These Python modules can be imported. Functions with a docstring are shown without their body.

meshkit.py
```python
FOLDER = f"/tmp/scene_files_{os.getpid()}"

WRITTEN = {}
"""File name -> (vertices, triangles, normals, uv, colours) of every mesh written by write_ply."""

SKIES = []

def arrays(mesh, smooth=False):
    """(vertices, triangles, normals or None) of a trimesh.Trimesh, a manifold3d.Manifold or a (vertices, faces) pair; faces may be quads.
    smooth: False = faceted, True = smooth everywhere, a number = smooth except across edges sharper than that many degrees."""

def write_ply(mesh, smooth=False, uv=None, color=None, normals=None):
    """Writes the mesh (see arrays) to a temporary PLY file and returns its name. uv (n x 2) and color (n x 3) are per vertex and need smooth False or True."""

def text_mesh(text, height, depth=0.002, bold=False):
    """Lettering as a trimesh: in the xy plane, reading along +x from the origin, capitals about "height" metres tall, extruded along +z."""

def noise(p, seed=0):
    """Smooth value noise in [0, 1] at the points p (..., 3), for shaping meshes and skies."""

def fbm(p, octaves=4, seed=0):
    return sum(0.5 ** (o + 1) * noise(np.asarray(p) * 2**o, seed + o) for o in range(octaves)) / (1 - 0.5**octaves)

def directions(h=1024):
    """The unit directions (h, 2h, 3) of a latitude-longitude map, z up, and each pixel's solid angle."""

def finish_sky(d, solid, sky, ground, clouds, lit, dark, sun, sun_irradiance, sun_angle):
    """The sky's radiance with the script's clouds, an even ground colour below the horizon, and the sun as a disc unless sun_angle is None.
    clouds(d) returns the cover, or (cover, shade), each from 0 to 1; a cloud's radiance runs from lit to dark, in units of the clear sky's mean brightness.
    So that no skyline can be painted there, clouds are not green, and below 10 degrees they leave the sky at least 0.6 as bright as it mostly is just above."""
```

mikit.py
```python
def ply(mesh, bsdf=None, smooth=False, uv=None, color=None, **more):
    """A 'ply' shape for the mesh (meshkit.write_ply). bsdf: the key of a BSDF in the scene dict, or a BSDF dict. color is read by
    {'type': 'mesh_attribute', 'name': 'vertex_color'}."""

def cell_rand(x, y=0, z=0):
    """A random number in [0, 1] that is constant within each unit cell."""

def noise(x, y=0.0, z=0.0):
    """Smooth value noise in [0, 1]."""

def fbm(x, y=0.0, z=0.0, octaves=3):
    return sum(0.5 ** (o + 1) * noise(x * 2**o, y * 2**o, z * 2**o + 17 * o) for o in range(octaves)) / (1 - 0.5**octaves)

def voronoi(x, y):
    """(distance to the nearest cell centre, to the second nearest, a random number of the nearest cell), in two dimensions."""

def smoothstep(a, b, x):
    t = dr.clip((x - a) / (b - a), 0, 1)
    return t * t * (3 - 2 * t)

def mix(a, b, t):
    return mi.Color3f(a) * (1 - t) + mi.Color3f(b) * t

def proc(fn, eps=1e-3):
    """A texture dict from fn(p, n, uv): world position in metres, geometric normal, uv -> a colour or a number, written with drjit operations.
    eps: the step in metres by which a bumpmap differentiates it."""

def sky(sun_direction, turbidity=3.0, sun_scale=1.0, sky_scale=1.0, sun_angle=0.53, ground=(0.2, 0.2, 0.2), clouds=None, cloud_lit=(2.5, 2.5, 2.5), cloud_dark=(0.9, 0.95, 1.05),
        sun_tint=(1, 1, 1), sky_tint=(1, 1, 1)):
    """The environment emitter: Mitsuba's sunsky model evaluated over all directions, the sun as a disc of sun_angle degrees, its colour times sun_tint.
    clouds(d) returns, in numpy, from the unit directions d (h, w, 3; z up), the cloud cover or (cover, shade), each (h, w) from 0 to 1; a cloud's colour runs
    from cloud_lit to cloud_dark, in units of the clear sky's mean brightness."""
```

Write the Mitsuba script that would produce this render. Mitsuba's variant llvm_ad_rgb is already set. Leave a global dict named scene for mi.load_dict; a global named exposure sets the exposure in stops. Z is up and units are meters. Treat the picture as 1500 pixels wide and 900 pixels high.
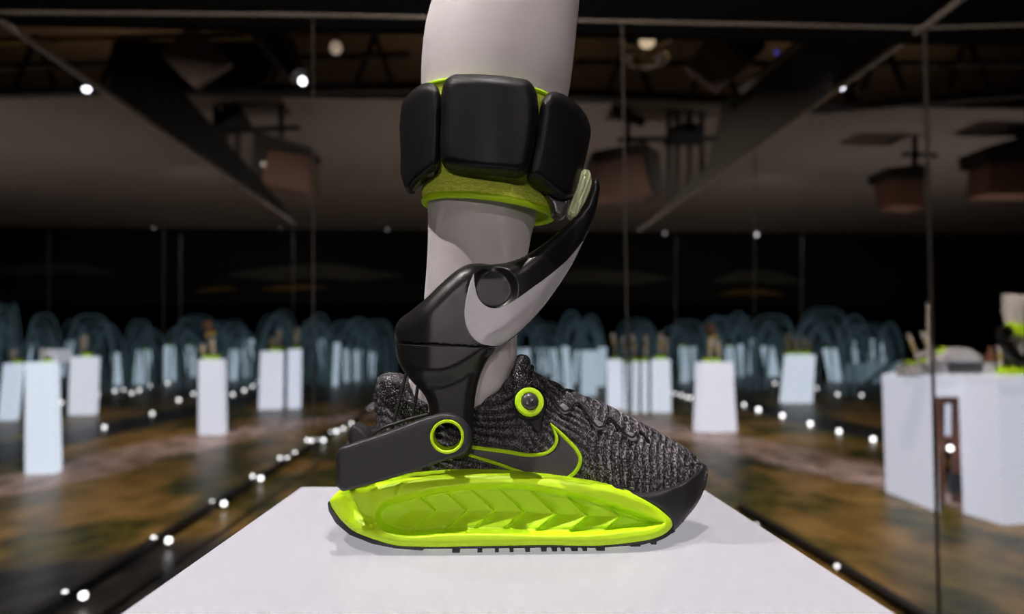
import math
import numpy as np
import trimesh
import shapely
import drjit as dr
import mitsuba as mi
import mikit
from scipy.spatial import Delaunay
from scipy.interpolate import LinearNDInterpolator, NearestNDInterpolator
from shapely.geometry import Polygon, LineString
from mikit import noise, fbm, smoothstep, mix

T = mi.ScalarTransform4f
scene, labels = {}, {}
rng = np.random.default_rng(7)

# ------------------------------------------------------------------ camera, lights, exposure
exposure = 0.0
H = 1.05                       # height of the plinth tops
ZC = H + 0.1645                # height of the lens
F = 1000.0                     # focal length in pixels of a 1500 x 900 frame
TH = math.atan(0.060)
PS = math.atan(0.045 * math.cos(TH))
CR = np.array([math.cos(PS), -math.sin(PS), 0.0])
CF = np.array([math.sin(PS) * math.cos(TH), math.cos(PS) * math.cos(TH), math.sin(TH)])
CU = np.cross(CR, CF)
CAM = np.array([0.0, 0.0, ZC])
scene['camera'] = {'type': 'thinlens', 'to_world': T().look_at(origin=CAM.tolist(), target=(CAM + CF).tolist(), up=[0, 0, 1]),
                   'fov': 2 * math.degrees(math.atan(750 / F)), 'fov_axis': 'x', 'aperture_radius': 0.0033, 'focus_distance': 0.575,
                   'near_clip': 0.02, 'far_clip': 200.0}


def spot(key, pos, target, color, cutoff, beam=None):
    scene[key] = {'type': 'spot', 'to_world': T().look_at(origin=list(pos), target=list(target), up=[0.01, 0.3, 1]),
                  'intensity': {'type': 'rgb', 'value': list(color)}, 'cutoff_angle': cutoff, 'beam_width': beam or cutoff * 0.7}


# key and top gallery spots over the nearest plinth, then added fill spots
spot('key_spot', (-1.05, 0.35, 2.95), (0.0, 0.6, 1.15), (11.5, 10.8, 10.6), 15)
spot('top_spot', (0.10, 0.22, 3.45), (0.03, 0.6, 1.15), (15, 14, 14), 14)
spot('front_fill_spot', (-0.30, -2.1, 1.62), (0.03, 0.6, 1.36), (3.6, 3.2, 3.2), 18)  # unseen fill added behind the camera to brighten leg and sleeve
spot('front_fill_spot_001', (1.1, -1.0, 2.3), (0.03, 0.6, 1.4), (1.7, 1.5, 1.5), 22)  # weak unseen fill added for the right side of the leg
spot('edge_fill_spot', (0.0, 0.8, 3.6), (0.0, 2.7, 2.4), (4.6, 4.0, 3.5), 75, 60)  # unseen spot added to brighten the pale wall edges
# gallery spots of the hall, then added uplights
for i, (x, y, z, tx, ty, tz, c, a) in enumerate([(-2.0, 3.6, 4.0, -3.2, 6.0, 0, 27, 55), (2.2, 3.6, 4.0, 3.2, 6.0, 0, 27, 55), (-4.0, 9.0, 3.6, -4.5, 12, 0, 10, 65), (4.2, 9.0, 3.6, 4.5, 12, 0, 10, 65)]):
    spot(f'hall_spot_{i:03d}', (x, y, z), (tx, ty, tz), (c, c * .90, c * .78), a)
for i, (x, y) in enumerate([(-6.5, 8.2), (0.0, 8.4), (6.5, 8.2)]):
    spot(f'ceiling_fill_{i:03d}', (x, y, 0.35), (x, y + .6, 5.0), (9.6, 8.6, 8.1), 80, 30)  # unseen uplights added near the floor to brighten the fabric ceiling
for i, x in enumerate([-4.5, 0.0, 4.5]):
    spot(f'deck_fill_{i:03d}', (x, 7.6, 3.95), (x, 8.6, 5.2), (1.5, 1.15, .85), 85, 40)  # unseen uplights added to brighten the roof deck


def ray(px, py):
    px, py = np.asarray(px, float), np.asarray(py, float)
    return CF + ((px - 750) / F)[..., None] * CR + ((450 - py) / F)[..., None] * CU


def at(px, py, y):
    """The point at world depth y that is seen at a pixel: used to read sizes off the photograph."""
    d = ray(px, py)
    return CAM + d * (np.asarray(y, float) / d[..., 1])[..., None]


def on_z(px, py, z):
    d = ray(px, py)
    return CAM + d * ((z - ZC) / d[..., 2])[..., None]


def to_px(p):
    q = np.asarray(p, float) - CAM
    w = q @ CF
    return 750 + F * (q @ CR) / w, 450 - F * (q @ CU) / w


# ------------------------------------------------------------------ materials
def rgb(*c):
    return {'type': 'rgb', 'value': list(c)}


def principled(key, color, rough, spec=0.5, **more):
    scene[key] = {'type': 'twosided', 'bsdf': {'type': 'principled', 'base_color': color if isinstance(color, dict) else rgb(*color), 'roughness': rough, 'specular': spec, **more}}


def knit_color(p, n, uv):
    a = noise(p.x * 1500 + 3 * noise(p.x * 300, p.z * 300), p.y * 1500, p.z * 900)
    b = fbm(p.x * 260, p.y * 260, p.z * 260)
    s = smoothstep(0.56, 0.85, a) * (0.35 + 1.1 * smoothstep(0.35, 0.7, b))
    return mix((0.012, 0.011, 0.013), (0.48, 0.445, 0.465), s)


def stitch_color(p, n, uv):
    # uv.x: stitches along the shoe, uv.y: height of the rib
    r = smoothstep(-0.7, 0.75, uv.y)
    row = p.z * 800
    a = cell(uv.x / 1.7 + 0.5 * cell(row, 0.0), row)
    soft = fbm(uv.x * 0.05, p.z * 90, 5.0)
    fore = smoothstep(830, 900, uv.x)
    s = smoothstep(0.35, 1.0, a) * (0.42 + 0.58 * r) * (0.45 + 0.9 * soft) * (0.55 + 0.45 * fore) + 0.07 * r
    return mix((0.009, 0.008, 0.010), (0.34, 0.31, 0.33), s)


def cell(x, y):
    return mikit.cell_rand(x, y, 1.0)


def sleeve_color(p, n, uv):
    s = smoothstep(0.3, 0.8, noise(p.x * 500, p.y * 500, p.z * 1600))
    return mix((0.56, 0.72, 0.04), (0.84, 0.94, 0.16), s)


def path_mask(p):
    ax = dr.abs(p.x + 0.25)
    w = 0.5 * (fbm(p.x * 0.7, p.y * 0.7, 3.0) - 0.5)
    c = 4.35 - 0.36 * (p.y - 6.0) + 0.25 * dr.sin(p.y * 0.8) + w
    return 1 - smoothstep(0.32, 0.62, dr.abs(ax - c))


def floor_color(p, n, uv):
    g = fbm(p.x * 1.6, p.y * 1.1, 1.0, 4)
    h = smoothstep(0.25, 0.75, fbm(p.x * 6, p.y * 4, 4.0, 4))
    grass = mix(mix((0.20, 0.115, 0.028), (0.33, 0.20, 0.065), h), mix((0.035, 0.040, 0.010), (0.12, 0.095, 0.018), h), smoothstep(0.38, 0.62, g))
    path = mix((0.44, 0.28, 0.245), (0.62, 0.46, 0.42), h)
    tar = mix((0.012, 0.012, 0.013), (0.035, 0.032, 0.03), h)
    c = mix(grass, path, path_mask(p) * (0.55 + 0.45 * smoothstep(0.3, 0.5, h)))
    ax = dr.abs(p.x)
    near = 1 - smoothstep(3.9, 4.5, p.y + 0.35 * ax - 0.8 + 0.8 * (g - 0.5))
    far = (1 - smoothstep(0.42, 0.55, dr.abs(ax - 5.6))) * smoothstep(7, 7.5, p.y)
    return mix(c, tar, dr.maximum(near * dr.select(p.x < 0, 1.0, 0.0), far))


def scrim_color(p, n, uv):
    s = fbm(p.x * 0.35, p.y * 0.35, 2.0, 3)
    return mix((0.145, 0.122, 0.106), (0.235, 0.202, 0.178), s)


principled('mat_black', (0.010, 0.009, 0.009), 0.36, 0.42)
principled('mat_black_matte', (0.012, 0.011, 0.012), 0.55, 0.4)
principled('mat_pad', (0.007, 0.0058, 0.0062), 0.46, 0.22)
principled('mat_rubber', (0.021, 0.0195, 0.021), 0.42, 0.5)
principled('mat_lime', (0.51, 0.79, 0.010), 0.48, 0.35)
principled('mat_lime_line', (0.52, 0.78, 0.010), 0.6, 0.3)
principled('mat_skin', (0.66, 0.61, 0.60), 0.55, 0.3)
principled('mat_swoosh', (0.50, 0.475, 0.48), 0.38, 0.4)
principled('mat_patch', (0.055, 0.048, 0.055), 0.5, 0.4)
principled('mat_gloss', (0.05, 0.045, 0.045), 0.28, 0.6)
principled('mat_cord', (0.015, 0.014, 0.015), 0.6, 0.3)
principled('mat_tag', (0.20, 0.185, 0.19), 0.45, 0.4)
scene['mat_stitch'] = {'type': 'twosided', 'bsdf': {'type': 'principled', 'base_color': mikit.proc(stitch_color), 'roughness': 0.6, 'specular': 0.35}}
scene['mat_knit'] = {'type': 'twosided', 'bsdf': {'type': 'principled', 'base_color': mikit.proc(knit_color), 'roughness': 0.6, 'specular': 0.35}}
scene['mat_sleeve'] = {'type': 'twosided', 'bsdf': {'type': 'principled', 'base_color': mikit.proc(sleeve_color), 'roughness': 0.75, 'specular': 0.2}}
principled('mat_tape', (0.62, 0.66, 0.42), 0.3, 0.5)
principled('mat_plinth', (0.22, 0.213, 0.228), 0.42, 0.4)
principled('mat_glow', (0.30, 0.305, 0.33), 0.5, 0.3)
scene['mat_floor'] = {'type': 'twosided', 'bsdf': {'type': 'principled', 'base_color': mikit.proc(floor_color), 'roughness': 0.38, 'specular': 0.22}}
scene['mat_scrim'] = {'type': 'twosided', 'bsdf': {'type': 'diffuse', 'reflectance': mikit.proc(scrim_color)}}
principled('mat_drape', (0.006, 0.006, 0.006), 0.9, 0.1)
principled('mat_drape_soft', (0.045, 0.042, 0.036), 0.9, 0.1)
principled('mat_ochre', (0.16, 0.10, 0.03), 0.8, 0.1)
principled('mat_steel', (0.012, 0.011, 0.010), 0.6, 0.3)
principled('mat_deck', (0.16, 0.115, 0.075), 0.8, 0.2)
principled('mat_joint', (0.42, 0.37, 0.33), 0.4, 0.5)
principled('mat_joint_dim', (0.17, 0.155, 0.145), 0.4, 0.5)
principled('mat_drape_streak', (0.038, 0.037, 0.033), 0.9, 0.1)
principled('mat_drape_streak_ochre', (0.09, 0.055, 0.016), 0.9, 0.1)
principled('mat_faint', (0.035, 0.034, 0.034), 0.5, 0.3)
principled('mat_panel', (0.10, 0.075, 0.065), 0.7, 0.2)
principled('mat_amber_dim', (0.40, 0.29, 0.15), 0.4, 0.5)
principled('mat_brown', (0.11, 0.055, 0.035), 0.6, 0.3)
principled('mat_wood', (0.13, 0.045, 0.022), 0.5, 0.4)
principled('mat_reflection_arch', (0.10, 0.17, 0.20), 0.5, 0.4)
principled('mat_gray', (0.10, 0.10, 0.12), 0.5, 0.4)
principled('mat_pale', (0.62, 0.62, 0.68), 0.5, 0.3)
principled('mat_amber', (0.55, 0.45, 0.10), 0.5, 0.3)
scene['mat_bulb_glass'] = {'type': 'thindielectric', 'int_ior': 1.5}


# ------------------------------------------------------------------ helpers
def put(key, mesh, mat, label=None, cat=None, group=None, kind=None, smooth=38, glow=None, weight=0.05, **more):
    base, n = key, 0
    while key in scene:
        n += 1
        key = f'{base}_{n:03d}'
    s = mikit.ply(mesh, mat, smooth=smooth, **more)
    if glow is not None:
        s['emitter'] = {'type': 'area', 'radiance': rgb(*glow), 'sampling_weight': weight}
    scene[key] = s
    note(key, label, cat, group, kind)
    return key


def note(key, label=None, cat=None, group=None, kind=None):
    d = {k: v for k, v in (('label', label), ('category', cat), ('group', group), ('kind', kind)) if v}
    if d:
        labels[key] = d


def number(name):
    key, n = name, 0
    while key in labels or key in scene or any(k.startswith(key + '__') for k in scene):
        n += 1
        key = f'{name}_{n:03d}'
    return key


def curve(pts, closed=True, step=2.0):
    """A smooth line through the points; a point given twice is a corner."""
    pts = [tuple(map(float, p)) for p in pts]
    corner, q = [], []
    for p in pts:
        if q and q[-1] == p:
            corner[-1] = True
        else:
            q.append(p)
            corner.append(False)
    if closed and len(q) > 1 and q[0] == q[-1]:
        q.pop()
        corner[0] = True
    q = np.array(q)
    n = len(q)
    out = []
    for i in range(n if closed else n - 1):
        p1, p2 = q[i], q[(i + 1) % n]
        L = np.linalg.norm(p2 - p1)
        if L < 1e-9:
            continue

        def tangent(k, chord):
            a, b = (k - 1) % n, (k + 1) % n
            if corner[k] or (not closed and k in (0, n - 1)):
                return chord
            u, v = q[k] - q[a], q[b] - q[k]
            lu, lv = np.linalg.norm(u), np.linalg.norm(v)
            t = u / lu * lv + v / lv * lu
            return t / max(np.linalg.norm(t), 1e-9) * L
        t1, t2 = tangent(i, p2 - p1), tangent((i + 1) % n, p2 - p1)
        m = max(2, int(math.ceil(L / step)))
        s = np.arange(m)[:, None] / m
        out.append((2 * s**3 - 3 * s**2 + 1) * p1 + (s**3 - 2 * s**2 + s) * t1 + (-2 * s**3 + 3 * s**2) * p2 + (s**3 - s**2) * t2)
    out = np.vstack(out)
    return out if closed else np.vstack([out, q[-1]])


def shape(pts, holes=()):
    poly = Polygon(curve(pts), [curve(h) for h in holes])
    return poly if poly.is_valid else max(getattr(poly.buffer(0), 'geoms', [poly.buffer(0)]), key=lambda g: g.area)


def flat(poly, step, rings=(1.0, 2.2, 4.0, 6.5, 9.5)):
    """Points and triangles that fill a polygon: its outline, inner offset rings, then a grid."""
    pts = []

    def sample(line, s):
        n = max(6, int(round(line.length / s)))
        return shapely.get_coordinates(shapely.line_interpolate_point(line, np.arange(n) / n * line.length))
    for ring in [poly.exterior, *poly.interiors]:
        pts.append(sample(ring, min(step, 2.5)))
    last = 0
    for r in rings:
        inner = poly.buffer(-r)
        for g in getattr(inner, 'geoms', [inner]):
            if not g.is_empty:
                for ring in [g.exterior, *g.interiors]:
                    if ring.length > 4 * step:
                        pts.append(sample(ring, step if r > 3 else min(step, 3)))
                        last = r
    x0, y0, x1, y1 = poly.bounds
    gx, gy = np.meshgrid(np.arange(x0, x1, step), np.arange(y0, y1, step * 0.866))
    gx = gx + (np.arange(gx.shape[0]) % 2)[:, None] * step / 2
    g = np.stack([gx.ravel(), gy.ravel()], 1)
    pp = shapely.points(g)
    keep = shapely.contains(poly, pp)
    keep[keep] &= shapely.distance(poly.boundary, pp[keep]) > last + 0.5 * step
    pts = np.vstack(pts + [g[keep]])
    pts = pts[np.sort(np.unique(np.round(pts, 3), axis=0, return_index=True)[1])]
    tri = Delaunay(pts).simplices
    c = pts[tri].mean(1)
    a = pts[tri]
    area = np.cross(a[:, 1] - a[:, 0], a[:, 2] - a[:, 0])
    shapely.prepare(poly)
    ok = shapely.contains_xy(poly, c[:, 0], c[:, 1]) & (np.abs(area) > 1e-4)
    tri = tri[ok]
    flip = area[ok] > 0
    tri[flip] = tri[flip][:, ::-1]
    return pts, tri


def edge_dist(poly, pts):
    return shapely.distance(poly.boundary, shapely.points(np.asarray(pts)))


def rounded(d, r):
    t = np.clip(d / r, 0, 1)
    return 1 - np.sqrt(np.clip(1 - (1 - t) ** 2, 0, 1))


def ss(a, b, x):
    t = np.clip((np.asarray(x, float) - a) / (b - a), 0, 1)
    return t * t * (3 - 2 * t)


def solid(poly, front, back, step=4.0, rings=(1.0, 2.2, 4.0, 6.5, 9.5)):
    """A solid whose outline is the polygon and whose front and back stand at depths front(u, v, d) and back(u, v, d), d the distance to the outline."""
    pts, tri = flat(poly, step, rings)
    d = edge_dist(poly, pts)
    d[d < 1e-3] = 0
    f = at(pts[:, 0], pts[:, 1], front(pts[:, 0], pts[:, 1], d))
    b = f.copy()
    b[:, 1] = np.maximum(back(pts[:, 0], pts[:, 1], d), f[:, 1] + 2e-4)
    n = len(pts)
    e = np.vstack([tri[:, [0, 1]], tri[:, [1, 2]], tri[:, [2, 0]]])
    key = np.sort(e, 1)
    _, inv, cnt = np.unique(key, axis=0, return_inverse=True, return_counts=True)
    bd = e[cnt[inv.ravel()] == 1]
    walls = np.vstack([np.stack([bd[:, 0], bd[:, 0] + n, bd[:, 1]], 1), np.stack([bd[:, 1], bd[:, 0] + n, bd[:, 1] + n], 1)])
    m = trimesh.Trimesh(np.vstack([f, b]), np.vstack([tri, tri[:, ::-1] + n, walls]), process=False)
    m.remove_unreferenced_vertices()
    m.fix_normals()
    return m


def tube(points, radius, sides=10, closed=False):
    p = np.asarray(points, float)
    n = len(p)
    r = np.broadcast_to(np.asarray(radius, float), (n,))
    t = (np.roll(p, -1, 0) - np.roll(p, 1, 0)) if closed else np.gradient(p, axis=0)
    t /= np.linalg.norm(t, axis=1, keepdims=True) + 1e-12
    a = np.cross(t[0], [0.1, 0.2, 1.0] if abs(t[0][2]) < .9 else [1, 0.1, 0])
    frames = []
    for k in range(n):
        a = a - t[k] * (a @ t[k])
        a /= np.linalg.norm(a)
        frames.append((a, np.cross(t[k], a)))
    ang = np.arange(sides) / sides * 2 * np.pi
    v = np.array([p[k] + r[k] * (np.cos(ang)[:, None] * frames[k][0] + np.sin(ang)[:, None] * frames[k][1]) for k in range(n)]).reshape(-1, 3)
    return grid_faces(v, n, sides, wrap_u=closed, caps=not closed)


def grid_faces(v, n, m, wrap_u=False, wrap_v=True, caps=True):
    i, j = np.meshgrid(np.arange(n if wrap_u else n - 1), np.arange(m if wrap_v else m - 1), indexing='ij')
    i, j = i.ravel(), j.ravel()
    i2, j2 = (i + 1) % n, (j + 1) % m
    a, b, c, d = i * m + j, i * m + j2, i2 * m + j2, i2 * m + j
    f = [np.stack([a, b, c], 1), np.stack([a, c, d], 1)]
    v = np.asarray(v, float)
    if caps and wrap_v and not wrap_u:
        k = np.arange(m)
        v = np.vstack([v, v[:m].mean(0), v[(n - 1) * m:n * m].mean(0)])
        f += [np.stack([(k + 1) % m, k, np.full(m, n * m)], 1), np.stack([(n - 1) * m + k, (n - 1) * m + (k + 1) % m, np.full(m, n * m + 1)], 1)]
    mesh = trimesh.Trimesh(v, np.vstack(f), process=False)
    mesh.fix_normals()
    return mesh


def box(x0, x1, y0, y1, z0, z1):
    m = trimesh.creation.box((x1 - x0, y1 - y0, z1 - z0))
    m.apply_translation(((x0 + x1) / 2, (y0 + y1) / 2, (z0 + z1) / 2))
    return m


def bar(a, b, w, h=None):
    """A straight bar between two points."""
    a, b = np.asarray(a, float), np.asarray(b, float)
    m = trimesh.creation.box((w, h or w, np.linalg.norm(b - a)))
    m.apply_transform(trimesh.geometry.align_vectors([0, 0, 1], b - a))
    m.apply_translation((a + b) / 2)
    return m


def lathe(profile, centre, axis, sections=48):
    m = trimesh.creation.revolve(np.array(profile, float), sections=sections)
    m.apply_transform(trimesh.geometry.align_vectors([0, 0, 1], axis))
    m.apply_translation(centre)
    m.fix_normals()
    return m


def interp(x, table):
    t = np.array(table, float)
    return np.interp(x, t[:, 0], t[:, 1])


def smooth_interp(x, table):
    from scipy.interpolate import PchipInterpolator
    t = np.array(table, float)
    return PchipInterpolator(t[:, 0], t[:, 1], extrapolate=True)(x)


join = trimesh.util.concatenate

# ------------------------------------------------------------------ the setting
floor = trimesh.Trimesh([[-30, -2, 0], [30, -2, 0], [30, 45, 0], [-30, 45, 0]], [[0, 1, 2], [0, 2, 3]], process=False)
put('floor', floor, 'mat_floor', kind='structure', smooth=False, label='glossy floor printed with grass, pink path and dark tarmac')
put('ceiling', box(-14, 14, 7.05, 15, ZC + 2.60, ZC + 2.64), 'mat_scrim', kind='structure', smooth=False, label='grey brown fabric ceiling over the mirrored hall')
put('ceiling_upper', box(-14, 14, -2, 45, ZC + 3.9, ZC + 3.95), 'mat_deck', kind='structure', smooth=False, label='dark roof deck above the steel trusses')
put('wall_back', box(-30, 30, 44.5, 45, 0, ZC + 3.9), 'mat_drape', kind='structure', smooth=False, label='black far wall behind all the plinths')
put('wall_drape', box(-14, 14, 15, 15.05, ZC + 0.95, ZC + 2.6), 'mat_drape', kind='structure', smooth=False, label='black drape hanging below the far edge of the ceiling')
put('wall_header', box(-8, 8, 2.75, 2.8, ZC + 1.31, ZC + 3.9), 'mat_drape', kind='structure', smooth=False, label='black band above the mirrored wall')

# joints of the mirrored wall
YB = 2.68


def strip(px0, py0, px1, py1, w=0.010):
    return bar(at(px0, py0, YB), at(px1, py1, YB), w)


put('trim_1', strip(-60, 17.5, 459, 22, .011), 'mat_joint', kind='structure', smooth=False, label='thin pale top edge of the mirrored wall, left panel')
put('trim_2', strip(459, 22, 1352, 41, .010), 'mat_joint', kind='structure', smooth=False, label='thin pale top edge of the mirrored wall, middle panels')
put('trim_3', strip(1352, 41, 1580, 34, .010), 'mat_joint', kind='structure', smooth=False, label='thin pale top edge of the mirrored side panel on the right')
put('trim_4', strip(458.5, 22, 459.5, 1000, .004), 'mat_joint_dim', kind='structure', smooth=False, label='vertical joint between mirror panels left of the leg')
put('trim_5', strip(911, 34, 927, 1000, .006), 'mat_joint_dim', kind='structure', smooth=False, label='vertical joint between mirror panels right of the leg')
put('trim_6', strip(1354, 41, 1378, 1000, .010), 'mat_joint_dim', kind='structure', smooth=False, label='vertical corner joint of the mirrored walls at far right')
# receding edges of the mirrored side walls
put('trim_7', bar(at(0, 30, 2.7), at(432, 327, 6.9), .018), 'mat_joint', kind='structure', smooth=False, label='receding top edge of the left side wall')
put('trim_8', bar(at(1415, -7, 2.45), at(1352, 41, 2.68), .018), 'mat_joint', kind='structure', smooth=False, label='top edge of the right side wall nearest the camera')
put('trim_9', bar(at(1352, 41, 2.70), at(935, 338, 7.04), .018), 'mat_joint', kind='structure', smooth=False, label='receding top edge of the right side wall')
for n, (px, y, a, b) in enumerate([(240, 7.5, 330, 560), (72, 8, 340, 500), (430, 11, 340, 500), (1106, 7.5, 165, 480), (990, 10, 345, 480), (265, 10, 345, 500), (1175, 10, 345, 470)], 10):
    put(f'trim_{n}', bar(at(px, a, y), at(px - 1, b, y), .010), 'mat_faint', kind='structure', smooth=False, label='faint vertical panel joint deeper in the hall')
# black base rail along the left side wall with its lights
base = [on_z(60, 900, 0.02), on_z(330, 733, 0.02), on_z(520, 615, 0.02), on_z(575, 581, 0.02)]
put('baseboard_left', join([bar(base[0] + (base[0] - base[1]) * .3, base[1], .075, .05), bar(base[1], base[2], .07, .05), bar(base[2], base[3], .07, .05)]), 'mat_black_matte', kind='structure', smooth=False, label='black base rail along the left side wall')
k = [on_z(1330, 893, 0.02), on_z(1215, 822, 0.02), on_z(1085, 745, 0.02)]
put('baseboard_right', join([bar(k[0] + (k[0] - k[1]) * .6, k[1], .05), bar(k[1], k[2], .05)]), 'mat_black_matte', kind='structure', smooth=False, label='black base rail along the right side wall')
led = trimesh.creation.icosphere(2, 1.0)


def light_dot(px, py, r_px, label, group, power=6.0, z=None, y=None, name='floor_light', color=(1, .98, 1.0)):
    p = on_z(px, py, z) if z is not None else at(px, py, y)
    m = led.copy()
    m.apply_scale(r_px * p[1] / F)
    m.apply_translation(p)
    put(number(name), m, 'mat_pale', label, 'light', group, smooth=True, glow=tuple(.65 * power * c for c in color), weight=0.01)


ORD = ['first', 'second', 'third', 'fourth', 'fifth', 'sixth', 'seventh', 'eighth', 'ninth', 'tenth', 'eleventh', 'twelfth', 'thirteenth', 'fourteenth', 'fifteenth', 'sixteenth', 'seventeenth', 'eighteenth', 'nineteenth', 'twentieth', 'twenty-first', 'twenty-second', 'twenty-third', 'twenty-fourth']


def light_row(spots, label, group, power, z=.04):
    spots = sorted(spots)
    for i, (px, py, r) in enumerate(spots):
        light_dot(px, py, r * .75, label.format(ORD[i]), group, power, z=z)


light_row([(122, 873, 7), (247, 792, 5.5), (328, 738, 4.5), (382, 701, 4), (421, 672, 3.3), (432, 664, 3), (450, 645, 2.4), (457, 645.5, 2.8), (466, 645, 2.2), (474, 645, 3), (485, 634, 2.4), (493, 632, 3)],
          'small white light on the camera side of the left base rail, {} from the left', 'near lights along the left base rail', 6, .05)
light_row([(95, 870, 5.5), (225, 790, 5), (311, 736, 3.5), (370, 698, 3), (410, 671, 2.6)], 'fainter mirrored light dot built behind the left base rail, {} from the left', 'mirrored lights behind the left base rail', 5, .05)  # mirror images of the rail lights, built as small glowing spheres
light_row([(503, 628, 2.5), (515, 621, 2.5), (541, 600, 2.5), (547, 596, 2.5), (553, 592, 2.5)], 'small white floor light behind the shoe heel, {} from the left', 'lights beside the heel', 5)
light_row([(153, 626, 3.4), (223, 606, 3), (168, 573, 2.6), (181, 571, 2), (193, 576, 2.6), (204, 572, 2.6), (220, 566, 3), (246, 562, 3), (283, 577, 2.5), (262, 586, 3.2), (341, 578, 2.8), (358, 572, 2.8), (370, 566, 2.4),
           (379, 559, 2.4), (144, 578, 2.3), (90, 590, 2.6), (39, 580, 2.8)], 'round floor light among the distant left plinths, {} from the left', 'floor lights among the left plinths', 3.5, .03)
light_row([(1090, 593, 2.6), (1111, 600, 4), (1146, 609, 4), (1187, 621, 4.2), (1229, 632, 4.2), (1279, 643.5, 4.6)], 'white floor light in near row on the dark strip at right, {} from left', 'near row of floor lights on the right', 5)
light_row([(1227, 578, 3), (1262, 579, 2.8), (1297, 582, 3), (1197, 569, 2.5), (1135, 562, 2.8)], 'white floor light in the farther row on the right, {} from the left', 'farther row of floor lights on the right', 3, .03)
light_row([(983, 575, 2.5), (990, 577, 2.2), (998, 579, 2.8), (1006, 582, 2.8), (1012, 583, 2.8)], 'small floor light left of the large tapered plinth, {} from the left', 'floor lights between the right plinths', 3, .03)
light_row([(1226, 830, 4.2), (1108, 769, 3)], 'small white light behind the right edge of the foreground plinth, {} from the left', 'lights along the right base rail', 3, .05)
for px, py, r, y, pw, lab in [(225, 331, 3.2, 14.98, 1.6, 'upper far left pin light, left of a close pair'), (246, 331, 2.6, 14.98, 1.4, 'upper far left pin light, right of a close pair'),
                             (411, 333, 2.4, 14.98, 1.0, 'small dim pin light near the mirror joint left of the leg'), (567, 334, 3, 14.98, 1.6, 'pin light just left of the white leg'),
                             (974, 342, 2.2, 14.98, .5, 'small dim pin light right of the leg'), (1108, 344, 2.8, 14.98, 1.6, 'pin light on the vertical joint right of the leg'), (1138, 77, 2.4, 6.85, 0, 'tiny blue indicator light by the roof truss')]:
    light_dot(px, py, r, lab, None, y=y, power=pw or 1, name='pin_light', color=(.05, .08, .9) if pw == 0 else (1, .97, 1.0))

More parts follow.
